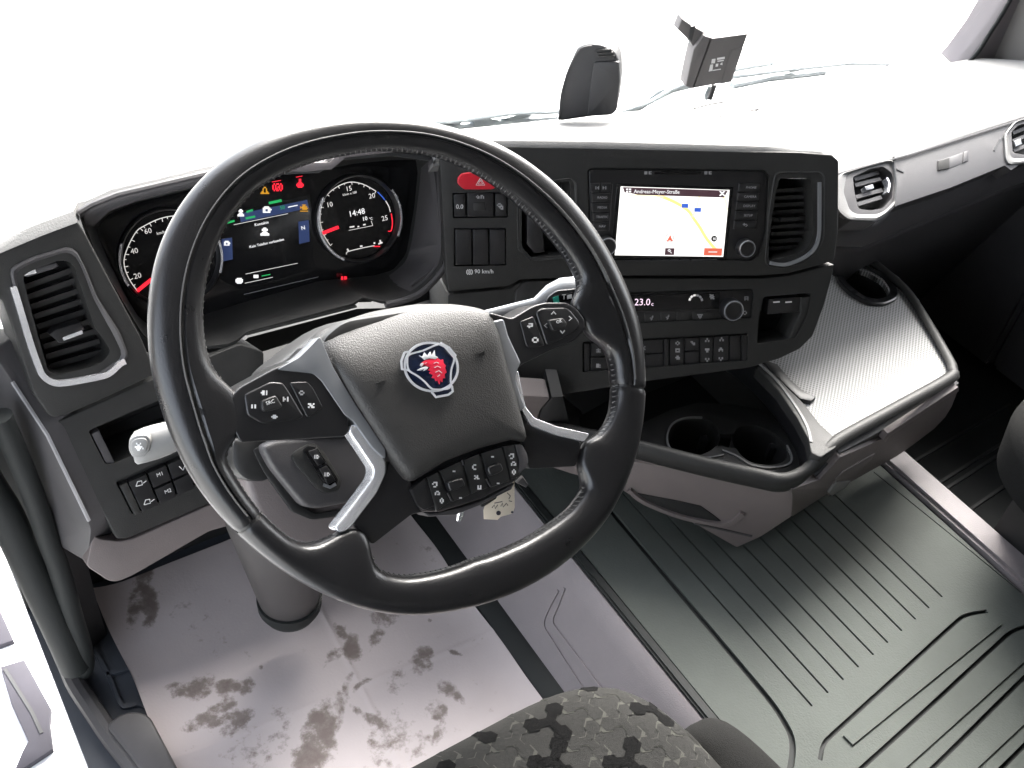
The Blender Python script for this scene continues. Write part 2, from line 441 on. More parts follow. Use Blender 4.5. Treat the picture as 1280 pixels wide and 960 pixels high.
# ================================================================== the setting
def P3(x, y, z): return np.array([x, y, z], float)
put('yard_ground', mesh_from([(-300, -300, -1.25), (300, -300, -1.25), (300, 300, -1.25), (-300, 300, -1.25)], [(0, 1, 2, 3)]), CONCRETE, kind='structure', smooth=0)
put('cab_floor', boxm(-.335, .31, -1.6, .70, -.05, 0.0), FLOORB, kind='structure', smooth=0)
put('passenger_floor', boxm(1.0, 1.82, -1.6, .70, -.05, 0.0), RUBBERD, kind='structure', smooth=0)
put('tunnel_floor', boxm(.366, 1.0, -1.6, .70, -.05, .142), RUBBERD, kind='structure', smooth=0)
# firewall below the dash, and the unseen cab shell that also dims the interior
put('toe_shade_board', boxm(-.335, .36, .475, .50, .0, .34), VOID, kind='structure', smooth=0)  # black board added close in; gives the toe space its shade
put('firewall', boxm(-.62, 1.85, .70, .74, -.1, .30), VOID, kind='structure', smooth=0)
put('cab_roof', boxm(-.65, 1.85, -1.65, .42, 1.58, 1.62), HEADLINER, kind='structure', smooth=0)
put('cab_rear_wall', boxm(-.65, 1.85, -1.69, -1.65, -.1, 1.58), HEADLINER, kind='structure', smooth=0)
put('cab_side_wall', joined([boxm(1.81, 1.85, -1.65, .62, -.1, .82), boxm(1.81, 1.85, -1.65, -.62, .82, 1.58), boxm(1.81, 1.85, -.62, .62, 1.42, 1.58),
                             boxm(-.65, -.61, -1.65, -.72, -.1, 1.58), boxm(-.65, -.61, .16, .36, -.1, 1.58), boxm(-.65, -.61, -.72, .16, 1.36, 1.58)]), HEADLINER, kind='structure', smooth=0)  # unseen left pieces narrow the door opening to cut incoming light
put('door_pillar_wall', joined([boxm(-.62, -.585, .36, .66, -.1, .60)]), RUBBERD, kind='structure', smooth=0)

# side panel between the driver's footwell and the raised tunnel, with its moulded rib
prof = [(.256, .0), (.262, .012), (.278, .012), (.285, .018), (.343, .122), (.352, .138), (.366, .147)]
def extr_y(prof, y0, y1, ny=2):
    return [[P3(x, y0 + (y1 - y0) * k / ny, z) for x, z in prof] for k in range(ny + 1)]
tp = sheet(extr_y(prof[3:], -1.5, .70, 6), .012, 'tunnel_side_panel', BEIGE2, kind='structure', down=(.8, 0, -.5))
trim = sheet(extr_y([(.254, .0), (.256, .014), (.270, .020), (.287, .021)], -1.5, .70, 2), .004, 'edge_trim', RUBBERD, tp)
tsn = np.cross((0, 1, 0), (.058, 0, .104)); tsn = tsn if tsn[0] < 0 else -tsn
TS = Pl((.314, 0, .070), tsn)
put('moulded_rib', joined([ribbon_mesh(px2uv(spline([(706, 735), (698, 756), (691, 776), (700, 792), (744, 850), (790, 910)], 5), TS, 0), .004, TS, -.003, .0022),
                           ribbon_mesh(px2uv(spline([(698, 738), (684, 765), (680, 782), (690, 800), (722, 850), (765, 912)], 5), TS, 0), .004, TS, -.003, .0022)]), BEIGE2, tp)

# ------------------------------------------------------------------ rubber mat on the tunnel
mat_o = thing('rubber_mat', 'grey-green rubber floor mat with long grooves covering the raised engine tunnel', 'floor mat', (.66, -.4, .1425))
mt = put('mat_sheet', boxm(.386, .945, -1.45, .66, .1455, .150), RUBBER, mat_o, smooth=0)
cuts = []
for i in range(10):
    x = .512 + .0347 * i; ye = -.284 + .034 * i / 9
    cuts.append(boxm(x - .0016, x + .0016, ye, .40, .1435, .16))
def uvcut(pts, wd, pl=MP): return ribbon_mesh(px2uv(spline(pts, 6), pl, 0), wd, pl, -.0065, .01)
cuts.append(uvcut([(740, 610), (800, 682), (847, 738), (900, 801), (957, 869), (977, 897), (990, 925), (988, 960), (975, 1010)], .0085))
cuts.append(uvcut([(1025, 950), (1030, 930), (1046, 913), (1120, 846), (1190, 782), (1208, 769), (1234, 764)], .006))
cuts.append(uvcut([(1030, 1003), (1077, 960), (1150, 894), (1240, 811), (1266, 789), (1295, 780)], .006))
cuts.append(uvcut([(1110, 1012), (1166, 960), (1280, 847), (1310, 822)], .006))
cuts.append(uvcut([(1200, 1010), (1252, 960), (1290, 922)], .006))
cuts.append(uvcut([(1092, 590), (1150, 637), (1215, 690), (1290, 752)], .0022))
cut(mt, cuts)
put('groove_shade_sheet', boxm(.388, .943, -1.44, .655, .1425, .1445), RUBBERD, mat_o, smooth=0)  # dark under-sheet, added so the shallow grooves look shaded
put('mat_edge', joined([boxm(.369, .3845, -1.45, .66, .1435, .153, .003)]), RUBBERD, mat_o)
for a, b in (((1052, 918), (1238, 770)), ((1100, 962), (1275, 808)), ((1190, 962), (1290, 870))):
    q = px2uv([a, ((a[0] + b[0]) / 2, (a[1] + b[1]) / 2), b], MP, 0)
    q = [(x, y - .011) for x, y in q]
    put('raised_rib', ribbon_mesh(q, .016, MP, -.001, .003), RUBBER, mat_o, smooth=60)
tag(put('tunnel_sill', boxm(.951, 1.003, -1.45, .62, .12, .162, .006), BEIGE2), 'warm grey sill strip along the passenger edge of the rubber mat', 'sill strip')

# passenger floor mat with cross ribs
pm = thing('passenger_floor_mat', 'dark ribbed rubber mat in the passenger footwell right of the tunnel', 'floor mat', (1.25, -.3, 0))
put('mat_sheet', boxm(1.008, 1.47, -1.2, .45, .001, .006, .002), RUBBERD, pm, smooth=30)
PF = Pl((0, 0, .006), (0, 0, 1))
for a, b in (((1135, 582), (1262, 507)), ((1166, 609), (1255, 553)), ((1174, 617), (1262, 560)), ((1206, 642), (1300, 577))):
    put('rib', ribbon_mesh(px2uv([a, b], PF, 0), .006, PF, -.001, .004), BLACK, pm, smooth=60)

# ------------------------------------------------------------------ paper on the driver's floor
NX, NY = 200, 300
x0, x1, y0_, y1_ = -.243, .254, -.32, .458
st = []      # stains: centre px, half sizes (m), angle, amount
def stain(px, py, a, b, ang, amt): 
    p = FP.at(px, py); st.append((p[0], p[1], a * 1.15, b * 1.2, math.radians(ang), amt))
stain(168, 762, .030, .010, 70, .62); stain(184, 755, .034, .012, 75, .78); stain(180, 725, .02, .014, 60, .6)  # darker upright patch near the paper's far left corner
stain(250, 862, .022, .013, 20, .62); stain(282, 862, .018, .010, -20, .62); stain(282, 880, .018, .009, 10, .66)
stain(268, 903, .040, .011, -14, .62); stain(295, 910, .02, .008, 10, .62); stain(222, 866, .016, .010, -30, .52); stain(310, 860, .014, .010, 30, .48)
stain(440, 812, .019, .012, 50, .78); stain(424, 795, .006, .016, 8, .6); stain(470, 800, .014, .008, 60, .45); stain(420, 822, .016, .009, 20, .45)
stain(400, 915, .034, .020, 45, .74); stain(392, 945, .034, .02, 30, .76); stain(425, 885, .022, .008, 60, .55); stain(435, 860, .02, .005, 60, .5)
stain(528, 830, .022, .014, 40, .60); stain(560, 862, .014, .016, 20, .55); stain(545, 890, .016, .012, 40, .52); stain(570, 872, .006, .018, 8, .62); stain(548, 918, .016, .008, 50, .55)
stain(456, 858, .016, .004, 5, .5); stain(462, 900, .006, .03, 20, .45); stain(500, 850, .03, .014, 30, .34); stain(492, 775, .012, .010, 10, .55); stain(480, 772, .022, .014, 5, .42)
stain(570, 818, .003, .01, 30, .62); stain(535, 778, .003, .003, 0, .6); stain(325, 835, .003, .004, 0, .6); stain(470, 680, .004, .004, 0, .5); stain(255, 670, .01, .006, 0, .45)
stain(520, 940, .04, .03, 20, .30); stain(330, 930, .05, .03, 10, .28); stain(480, 930, .04, .02, 40, .34); stain(240, 780, .03, .06, 20, .12); stain(425, 700, .03, .02, 0, .25); stain(540, 700, .02, .02, 0, .2)
V, Fc, D = [], [], []
for j in range(NY + 1):
    for i in range(NX + 1):
        x = x0 + (x1 - x0) * i / NX; y = y0_ + (y1_ - y0_) * j / NY
        z = .004 + .0035 * (noise.noise(Vector((x * 5, y * 4, 3.1))) + .5) + .0012 * noise.noise(Vector((x * 17, y * 13, 1)))
        z += .010 * max(0, (x - .20) / .054) ** 2 + .01 * max(0, (-.19 - x) / .053) ** 2
        crease = min(abs(x - .03 - .05 * y), abs(y - .12 + .08 * x)); z += .0012 * math.exp(-(crease / .004) ** 2)
        ex = .004 * noise.noise(Vector((y * 9, 7, 2))) if i in (0, NX) else 0
        V.append((x + ex, y - (.026 * (x - x0) / (x1 - x0) if j == NY else 0), z))
        d = 0.
        n1 = noise.fractal(Vector((x * 46, y * 46, .3)), 1., 2., 4)
        wx, wy = x + .007 * noise.noise(Vector((x * 30, y * 30, 5))), y + .007 * noise.noise(Vector((x * 30, y * 30, 9)))
        for sx, sy, a_, b_2, an, am in st:
            ddx, ddy = wx - sx, wy - sy
            u = (ddx * math.cos(an) + ddy * math.sin(an)) / a_; v = (-ddx * math.sin(an) + ddy * math.cos(an)) / b_2
            q = u * u + v * v
            if q < 3: d = max(d, am * (1 - max(0, q - .35) / 1.5 if q > .35 else 1) * (1 + .35 * n1))
        D.append(max(0, d))
for j in range(NY):
    for i in range(NX):
        k = j * (NX + 1) + i; Fc.append((k, k + 1, k + NX + 2, k + NX + 1))
me = bpy.data.meshes.new('m'); me.from_pydata(V, [], Fc); me.update()
at_ = me.attributes.new('dirt', 'FLOAT', 'POINT'); at_.data.foreach_set('value', D)
tag(put('paper_mat', me, PAPER, smooth=60), 'pale paper floor protector with muddy brown footprints in the driver footwell', 'paper mat')

# ------------------------------------------------------------------ left door edge: seal, sill, footwell moulding, entry step
ds = thing('door_seal', 'thick dark rubber door seal with a U-shaped lower end beside the footwell', 'door seal', tuple(DP.at(100, 845)))
tube('outer_lip', [DP.at(*p) for p in spline([(-60, 500), (-25, 590), (5, 640), (35, 703), (66, 770), (84, 810), (93, 832)], 5)], .021, RUBBERD, ds, n=14)
tube('inner_lip', [DP.at(*p, -.01) for p in spline([(93, 838), (105, 836), (103, 810), (92, 775), (75, 715), (58, 668), (42, 620), (22, 570), (0, 520)], 5)], .0135, RUBBERD, ds, n=12)
tag(tube('door_sill_edge', [FP.at(*p, .01) for p in spline([(88, 838), (97, 858), (120, 893), (142, 925), (172, 962), (215, 1010), (270, 1070)], 4)], .014, GREYTRIM), 'curved dark grey edging on the door sill at the lower left', 'door sill')
fm = thing('footwell_moulding', 'blue-grey moulded ledge on the floor left of the paper', 'floor moulding', tuple(FP.at(170, 940)))
plate('ledge', [(132, 905), (150, 892), (165, 888), (186, 892), (225, 965), (240, 1000), (205, 1000), (156, 935)], FP, 0, .030, MATS['grey_trim'], fm, bevel=.008, rnd=.012, seg=3)
ribbon('moulded_rib', spline([(112, 801), (134, 841), (150, 878), (160, 882), (172, 879), (186, 884)], 5), .006, FP, 0, .006, FLOORB, fm)
ribbon('moulded_rib', spline([(133, 842), (150, 838), (168, 832)], 5), .006, FP, 0, .006, FLOORB, fm)
ST = Pl((-.5, .2, -.42), (0, 0, 1))
es = thing('entry_step', 'white cab entry step with dark grey treads below the open door', 'cab step', tuple(ST.at(20, 850)))
plate('step_panel', [(-80, 620), (10, 715), (60, 800), (140, 960), (160, 1010), (-120, 1010)], ST, -.10, -.012, WHITEP, es, bevel=.004)
plate('tread', [(-30, 720), (0, 762), (17, 800), (-5, 808), (-40, 815)], ST, -.05, .0, STEPG, es, bevel=.003)
plate('tread', [(0, 833), (30, 824), (64, 886), (62, 905), (66, 936), (30, 960), (18, 962), (28, 938), (35, 926), (14, 880)], ST, -.05, .0, STEPG, es, bevel=.003)
ribbon('tread_slot', [(6, 836), (40, 890), (52, 916)], .006, ST, -.001, .0015, BLACK, es)

# ------------------------------------------------------------------ right side: windscreen pillar, door
AP = Pl((1.75, .60, .6), (-.25, -1, 0))
pi = thing('windscreen_pillar', 'warm grey windscreen pillar trim at the top right with a dark grooved edge', 'pillar', tuple(AP.at(1235, 100)))
plate('pillar_cover', [(1203, 88), (1212, 78), (1236, 46), (1262, 3), (1330, -130), (1420, -130), (1330, 30), (1262, 112), (1240, 112), (1212, 98)], AP, -.08, 0, PILLAR, pi, bevel=.012, seg=3)
plate('grooved_edge', [(1250, 108), (1276, 66), (1330, -20), (1420, -120), (1420, 60), (1300, 160), (1262, 116)], AP, -.02, .006, GREYTRIM, pi, bevel=.003)
for k in range(4):
    ribbon('groove_rib', [(1258 + 6 * k, 112 + 2 * k), (1290 + 6 * k, 62 + 2 * k)], .004, AP, .004, .009, PILLAR, pi)
tube('windscreen_seal', [AP.at(*p, .004) for p in spline([(1190, 92), (1206, 82), (1222, 66), (1236, 44), (1264, -2), (1330, -130)], 4)], .0045, RUBBERD, pi, n=8)
pd = thing('passenger_door', 'dark passenger door panel beyond the console at the right edge', 'car door', (1.55, .1, 0))
put('door_panel', joined([boxm(1.50, 1.82, -1.0, .15, .02, .60, .02), boxm(1.502, 1.82, .14, .62, .02, .42, .01)]), GREYTRIM, pd)
# passenger seat, only its edge shows
ps = thing('passenger_seat', 'dark fabric passenger seat cushion cut by the right edge', 'seat', (1.45, -.25, 0))
QZ = Pl((0, 0, .40), (0, 0, 1))
q = QZ.at(1251, 540)
def cushion(cx, cy, ax, ay, z0, ztop, p=4., rim=.06, n=64, m=14):
    L = [[P3(cx + ax * .97 * c, cy + ay * .97 * s, z0) for c, s in se(n, p)]]
    for k in range(m):
        t = math.pi / 2 * k / (m - 1)
        r = 1 - (1 - math.cos(t)) * rim / min(ax, ay); L.append([P3(cx + (ax - rim * (1 - math.cos(t))) * c, cy + (ay - rim * (1 - math.cos(t))) * s, ztop - rim * (1 - math.sin(t))) for c, s in se(n, p)])
    for r in (.7, .35, .02): L.append([P3(cx + (ax - rim) * r * c, cy + (ay - rim) * r * s, ztop + .008 * (1 - r)) for c, s in se(n, p)])
    return loft(L, True, True)
def se(n, p):
    out = []
    for i in range(n):
        t = 2 * math.pi * i / n; c, s = math.cos(t), math.sin(t)
        out.append((math.copysign(abs(c) ** (2 / p), c), math.copysign(abs(s) ** (2 / p), s)))
    return out
put('seat_cushion', cushion(q[0] + .24, q[1] - .20, .24, .25, .30, .42, 3.2, .06), SEATSIDE, ps, smooth=60)
put('seat_base', boxm(q[0] + .10, q[0] + .4, q[1] - .40, q[1] - .03, .0, .31, .01), BLACK, ps)

# ------------------------------------------------------------------ driver's seat corner with woven motif
dsn = thing('driver_seat', 'grey driver seat cushion corner woven with black three-lobed hexagon motifs', 'seat', (-.07, -.58, 0))
sc = (-.055, -.54); sa = (.247, .335); zt = .462; rim = .055; pw = 5.
put('seat_cushion', cushion(sc[0], sc[1], sa[0], sa[1], .34, zt, pw, rim, n=96, m=20), SEATF, dsn, smooth=80)
put('seat_base', boxm(-.24, .12, -.86, -.30, .0, .35, .02), SEATSIDE, dsn)
def top_z(x, y):
    u, v = abs(x - sc[0]), abs(y - sc[1])
    lo, hi = 0., rim
    def out(d):
        return (u / (sa[0] - d)) ** pw + (v / (sa[1] - d)) ** pw > 1
    if not out(rim):
        s = ((u / (sa[0] - rim)) ** pw + (v / (sa[1] - rim)) ** pw) ** (1 / pw); return zt + .008 * (1 - s)
    if out(0): return None
    for _ in range(20):
        mid = (lo + hi) / 2
        if out(mid): hi = mid
        else: lo = mid
    d = (lo + hi) / 2
    return zt - rim * (1 - math.sqrt(max(0, 1 - (1 - d / rim) ** 2)))
def inset_n(x, y):
    e_ = .002; z = top_z(x, y); zx = top_z(x + e_, y); zy = top_z(x, y + e_)
    if None in (z, zx, zy): return None
    n = Vector((-(zx - z) / e_, -(zy - z) / e_, 1)); return n.normalized(), z
def hexpts(cx, cy, r, a0=0.): return [(cx + r * math.cos(a0 + math.pi / 3 * k), cy + r * math.sin(a0 + math.pi / 3 * k)) for k in range(6)]
def motif(cx, cy, ang, s):
    """outline of one three-lobed motif, as list of convex polygons"""
    polys = []
    for k in range(3):
        t = ang + 2 * math.pi * k / 3
        lx, ly = cx + .0155 * s * math.cos(t), cy + .0155 * s * math.sin(t)
        polys.append(hexpts(lx, ly, .0086 * s, t))
        nx, ny = -math.sin(t), math.cos(t)
        hw = .0042 * s
        polys.append([(cx + nx * hw, cy + ny * hw), (cx - nx * hw, cy - ny * hw), (lx - nx * hw, ly - ny * hw), (lx + nx * hw, ly + ny * hw)])
    return polys
def motif_mesh(sites, h, s):
    V, F = [], []
    for cx, cy, an in sites:
        for poly in motif(cx, cy, an, s):
            # small grid so that the motif follows the cushion
            c = np.mean(poly, axis=0); idx = []
            ok = True; pts = [c] + [np.array(p) for p in poly] + [(np.array(poly[i]) + np.array(poly[(i + 1) % len(poly)])) / 2 for i in range(len(poly))]
            v3 = []
            for p in pts:
                r = inset_n(p[0], p[1])
                if r is None: ok = False; break
                n, z = r
                if n.z < .25: ok = False; break
                v3.append(Vector((p[0], p[1], z)) + n * h)
            if not ok: continue
            b = len(V); V += v3; m = len(poly)
            for i in range(m):
                F.append((b, b + 1 + i, b + 1 + m + i)); F.append((b, b + 1 + m + i, b + 1 + (i + 1) % m))
    return mesh_from(V, F)
rs = random.Random(4); blk, gry = [], []
sp = .0420
for j in range(-14, 15):
    for i in range(-12, 13):
        x = sc[0] + .02 + i * sp + (j % 2) * sp / 2; y = sc[1] + j * sp * .866
        if (i + 2 * j) % 3 == 0 and rs.random() < .9: (blk).append((x, y, math.radians(-90 + 10)))
        else: (gry).append((x, y, math.radians(-90 + 10)))
put('woven_outline', motif_mesh(gry, .0004, 1.16), SEATL, dsn, smooth=60, kind='stuff')
put('woven_grey_motif', motif_mesh(gry, .0007, .98), SEATF, dsn, smooth=60, kind='stuff')
put('woven_black_motif', motif_mesh(blk, .0009, 1.14), SEATB, dsn, smooth=60, kind='stuff')
put('side_bolster', cushion(sc[0] + sa[0] + .012, sc[1] - .09, .060, .33, .30, .435, 3.5, .05, n=48, m=10), SEATSIDE, dsn, smooth=80)

# ------------------------------------------------------------------ outside: windscreen, wipers
ws = sheet([[P3(x, .63 - .02 * (k / 4), .42 + 1.2 * k / 4) - np.array([0, .17 * k / 4, 0]) for x in np.linspace(-.58, 1.83, 5)] for k in range(5)], .004, 'windscreen', GLASS, down=(0, 1, 0))
tag(ws, 'clear windscreen rising behind the whole dashboard', 'windscreen')
WY = Pl((0, .665, 0), (0, -1, 0))
def wiper(arm, blade, label, bits):
    o = thing('wiper', label, 'wiper', tuple(WY.at(*arm[0])), 'windscreen wipers')
    tube('wiper_arm', [WY.at(*p) for p in arm], .007, METALG, o, n=8)
    tube('wiper_blade', [WY.at(*p, .012) for p in blade], .0045, METALG, o, n=8)
    for b in bits: put('bracket', plate_uv(px2uv(b, WY, .004), WY, -.004, .008, .001), METALG, o)
wiper([(500, 162), (590, 156), (700, 147)], [(480, 158), (570, 151), (640, 141), (700, 139)], 'dark wiper lying along the windscreen base left of the black sensor housing',
      [[(541, 148), (552, 145), (557, 149), (575, 152), (574, 156), (560, 153)], [(590, 149), (606, 146), (625, 149), (610, 156), (592, 157)], [(628, 147), (650, 141), (668, 143), (640, 149)]])
wiper([(772, 142), (800, 133), (826, 115), (862, 106)], [(760, 145), (812, 128), (840, 111), (870, 100), (922, 86), (965, 79)], 'wiper running from the sensor housing to behind the bracketed device',
      [[(800, 130), (822, 112), (835, 108), (862, 103), (860, 108), (838, 116), (818, 126)]])
wiper([(915, 107), (960, 98), (1005, 93), (1030, 90)], [(915, 96), (975, 88), (1022, 83), (1060, 79), (1110, 80)], 'wiper at the right half of the windscreen beyond the bracketed device', [[(985, 88), (996, 85), (998, 88), (986, 90)], [(968, 88), (980, 85), (985, 87), (970, 90)]])

# ================================================================== dashboard
db = thing('dashboard', 'dark grey dashboard with instruments, switches, air vents and a lit navigation screen', 'dashboard', (.4, .45, 0))
# --- top pads falling away to the windscreen
def lerp(a, b, t): return np.array(a) * (1 - t) + np.array(b) * t
PADS = []
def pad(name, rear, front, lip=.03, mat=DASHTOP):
    """rounded rear lip, then a crowned surface to the front edge"""
    rows = []
    n = len(rear)
    rows.append([np.array(p) + np.array([0, .012, -lip]) for p in rear])
    rows.append([np.array(p) + np.array([0, .0, -lip * .45]) for p in rear])
    rows.append([np.array(p) + np.array([0, .003, -.004]) for p in rear])
    rows.append([np.array(p) + np.array([0, .012, .001]) for p in rear])
    for t in (.15, .35, .6, .85, 1.):
        rows.append([lerp(np.array(rear[i]) + np.array([0, .012, .001]), front[i], t) + np.array([0, 0, .006 * math.sin(math.pi * t)]) for i in range(n)])
    o = sheet(rows, .012, name, mat, db, down=(0, .3, -1), smooth=50); PADS.append(o); return o
lr = [LP.at(x, y, .004) for x, y in ((-120, 361), (-60, 335), (0, 310), (50, 289), (96, 272))]
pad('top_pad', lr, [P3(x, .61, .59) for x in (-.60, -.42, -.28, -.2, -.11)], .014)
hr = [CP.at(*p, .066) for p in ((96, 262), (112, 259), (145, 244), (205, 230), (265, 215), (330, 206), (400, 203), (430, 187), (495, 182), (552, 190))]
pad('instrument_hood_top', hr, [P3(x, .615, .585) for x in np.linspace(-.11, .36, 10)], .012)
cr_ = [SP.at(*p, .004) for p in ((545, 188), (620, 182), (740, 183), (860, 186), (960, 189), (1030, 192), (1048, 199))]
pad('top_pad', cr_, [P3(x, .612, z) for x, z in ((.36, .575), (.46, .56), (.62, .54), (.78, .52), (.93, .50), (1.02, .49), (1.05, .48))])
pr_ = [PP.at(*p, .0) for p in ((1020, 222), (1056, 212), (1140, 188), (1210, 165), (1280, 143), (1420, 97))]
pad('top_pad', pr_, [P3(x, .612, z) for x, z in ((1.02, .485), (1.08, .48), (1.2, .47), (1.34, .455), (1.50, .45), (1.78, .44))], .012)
PT = Pl((.9, .42, .575), (0, .12, 1))
def seam(pts, r, mat): 
    q = [onto(PADS, *p) for p in spline(pts, 6)]; q = [p for p in q if p is not None]
    if len(q) > 2: tube('defroster_seam', q, r, mat, db, n=6)
seam([(900, 146), (960, 134), (1040, 120), (1110, 109), (1150, 105.5)], .0016, GREYTRIM)
dq = [onto(PADS, *p, .002) for p in ((1145, 106), (1165, 104.5), (1192, 105), (1184, 111), (1170, 110))]
if all(p is not None for p in dq):
    dn = np.array([0, .1, .04]); put('defroster_slot', mesh_from(dq + [p - np.array([0, 0, .004]) for p in dq], [(0, 1, 2, 3, 4), (9, 8, 7, 6, 5)] + [(i, (i + 1) % 5, (i + 1) % 5 + 5, i + 5) for i in range(5)]), VOID, db, smooth=0)
seam([(868, 136), (885, 131.5), (905, 128)], .003, GREYTRIM)

# --- panel left of the wheel with its vent
up = plate('left_panel', [(-60, 345), (0, 316), (96, 274), (106, 290), (135, 345), (178, 425), (195, 468), (120, 503), (80, 520), (66, 522), (58, 516), (42, 492), (22, 430), (2, 372), (-60, 400)], LP, -.07, 0, DARK, db, bevel=.006, rnd=.006, seg=3)
vent_open = [(28, 345), (40, 338), (78, 324), (92, 330), (118, 408), (139, 438), (131, 451), (110, 460), (72, 469), (60, 464), (46, 415)]
cut(up, [cutter(vent_open, LP, -.05, .02, .006)])
av = plate('air_vent', vent_open, LP, -.055, -.045, VOID, db, bevel=0)
ring('vent_surround', [(12, 336), (40, 322), (84, 309), (95, 312), (108, 337), (122, 372), (150, 415), (161, 443), (157, 453), (142, 458), (118, 476), (80, 483), (58, 480), (46, 465), (26, 398)],
     vent_open, LP, -.006, .0035, GREYTRIM, av, hin=-.010, rnd=.006)
ribbon('chrome_strip', spline([(17, 359), (26, 388), (37, 425), (48, 457), (55, 471), (68, 479), (85, 479), (118, 473), (136, 468), (150, 456), (157, 452)], 5), .0065, LP, -.002, .006, CHROME, av)
for k in range(10):
    t = k / 9
    a_ = lerp((29, 353), (64, 465), t); b_2 = lerp((94, 332), (136, 447), t)
    if k == 9: continue
    put('slat', ribbon_mesh(px2uv([a_ + np.array([2, 6]), b_2 + np.array([-2, 5])], LP, -.026), .0062, LP, -.032, -.026), BLACK, av)
plate('vent_tab', [(62, 418), (70, 412), (100, 403), (107, 412), (84, 428), (74, 429)], LP, -.02, -.004, SATIN, av, bevel=.002)
ribbon('tab_chrome', [(79, 424), (103, 415)], .004, LP, -.004, -.0025, CHROME, av)
plate('vent_wheel', [(29, 343), (33, 339), (70, 328), (74, 333), (66, 337), (34, 347)], LP, -.02, -.004, GREYTRIM, av, bevel=.002)
ribbon('wheel_mark', [(30, 343), (45, 339)], .004, LP, -.004, -.003, CHROME, av)
# --- roll, pocket and switch block below the left vent
lw = plate('left_lower_panel', [(64, 528), (80, 524), (183, 477), (300, 430), (330, 440), (330, 600), (256, 632), (160, 673), (146, 674), (128, 640), (100, 580)], LP, -.10, -.012, DARK, db, bevel=.008, rnd=.004, seg=3)
pk = [(114, 543), (124, 538), (194, 508), (245, 486), (258, 540), (166, 575), (143, 585), (135, 584)]
swb = [(148, 607), (222, 572), (252, 560), (262, 604), (233, 618), (169, 648)]
cut(lw, [cutter(pk, LP, -.09, .02, .003), cutter(swb, LP, -.022, .02, .003)])
plate('pocket_wall', [(114, 543), (124, 538), (146, 583), (135, 585)], LP, -.08, -.014, GREYTRIM, db, bevel=.002)
plate('storage_pocket', pk, LP, -.098, -.088, VOID, db, bevel=0)
sw = plate('switch_block', swb, LP, -.03, -.0205, BLACK, db, bevel=0)
def quad(a, b, c, d, i0, i1, j0, j1, g=.06):
    f = lambda u, v: lerp(lerp(a, b, u), lerp(d, c, u), v)
    return [tuple(f(i0 + g * (i1 - i0), j0 + g)), tuple(f(i1 - g * (i1 - i0), j0 + g)), tuple(f(i1 - g * (i1 - i0), j1 - g)), tuple(f(i0 + g * (i1 - i0), j1 - g))]
Q = ((149, 607), (252, 561), (262, 603), (169, 647))
plate('switch', quad(*Q, 0, .10, 0, 1, .04), LP, -.022, -.010, DARK, sw, bevel=.002)
plate('switch', quad(*Q, .10, .33, 0, 1, .03), LP, -.022, -.011, SATIN, sw, bevel=.001)
for i in range(3):
    for j in range(2):
        plate('switch', quad(*Q, .34 + .24 * i, .57 + .24 * i, j * .5, j * .5 + .5, .03), LP, -.022, -.011, SATIN, sw, bevel=.001)
text('M1', LP, 200, 593, 4.5, -.0108, PRINT, sw); text('M2', LP, 210, 614, 4.5, -.0108, PRINT, sw)
for px, py in ((175, 605), (185, 628)):
    put('pictogram', joined([ribbon_mesh(px2uv([(px - 5, py + 3), (px - 3, py - 3), (px + 2, py - 4), (px + 3, py + 1), (px - 5, py + 3)], LP, -.0106), .0009, LP, -.0108, -.0104),
                             ribbon_mesh(px2uv([(px + 4, py - 1), (px + 8, py - 4)], LP, -.0106), .0009, LP, -.0108, -.0104)]), PRINT, sw)
ribbon('pictogram', [(224, 583), (229, 588), (231, 582)], .001, LP, -.0108, -.0104, PRINT, sw)
# --- warm grey lower edge, end cap towards the door
plate('knee_trim', [(116, 668), (124, 674), (150, 677), (168, 673), (256, 634), (330, 603), (352, 640), (262, 664), (200, 700), (165, 720), (148, 727), (137, 727), (108, 708)], LP, -.12, -.016, BEIGE, db, bevel=.010, rnd=.006, seg=3)
EP = Pl(LP.at(60, 560, -.01), (-.86, -.5, .1))
plate('end_cap', [(-100, 430), (-10, 440), (13, 474), (60, 545), (114, 662), (109, 704), (62, 676), (40, 630), (10, 560), (-30, 520), (-100, 490)], EP, -.05, 0, GREYTRIM, db, bevel=.004, rnd=.006)
ribbon('seam', [(14, 478), (58, 545), (110, 652)], .003, EP, -.002, .0012, PRINTD, db)
plate('end_panel', [(-60, 480), (0, 545), (26, 600), (58, 672), (75, 692), (98, 778), (110, 815), (70, 800), (0, 680)], EP, -.09, -.052, BLACK, db, bevel=.004)

# --- instrument hood and cluster
outer = [(98, 268), (114, 258), (146, 245), (205, 231), (265, 217), (335, 207), (404, 205), (428, 190), (495, 184), (548, 190), (556, 250), (559, 318), (552, 340), (522, 368), (482, 381),
         (452, 373), (445, 382), (308, 418), (290, 434), (238, 438), (200, 440), (176, 418), (148, 372), (118, 322)]
inner = [(119, 287), (136, 267), (180, 251), (265, 231), (335, 218), (404, 212), (440, 205), (490, 200), (526, 200), (520, 260), (510, 318), (494, 338), (470, 345), (440, 348), (400, 352),
         (305, 379), (270, 390), (225, 404), (190, 410), (172, 395), (155, 365), (138, 330)]
hood = ring('instrument_hood', outer, inner, CP, -.05, .070, DARK, db, hin=.0, n=140, rnd=.006, smooth=40)
tube('hood_edge', [CP.at(*p, .068) for p in outer[:11] + spline([(549, 191), (556, 250), (558, 318), (551, 340), (522, 368), (482, 381)], 5)[:]], .0052, GREYTRIM, hood, n=10)  # paler grey than the hood; lit edge put into the colour
ribbon('hood_edge', spline([(541, 199), (548, 255), (549, 312), (541, 336), (515, 358)], 6), .0022, CP, .045, .0600, GREYTRIM, hood)
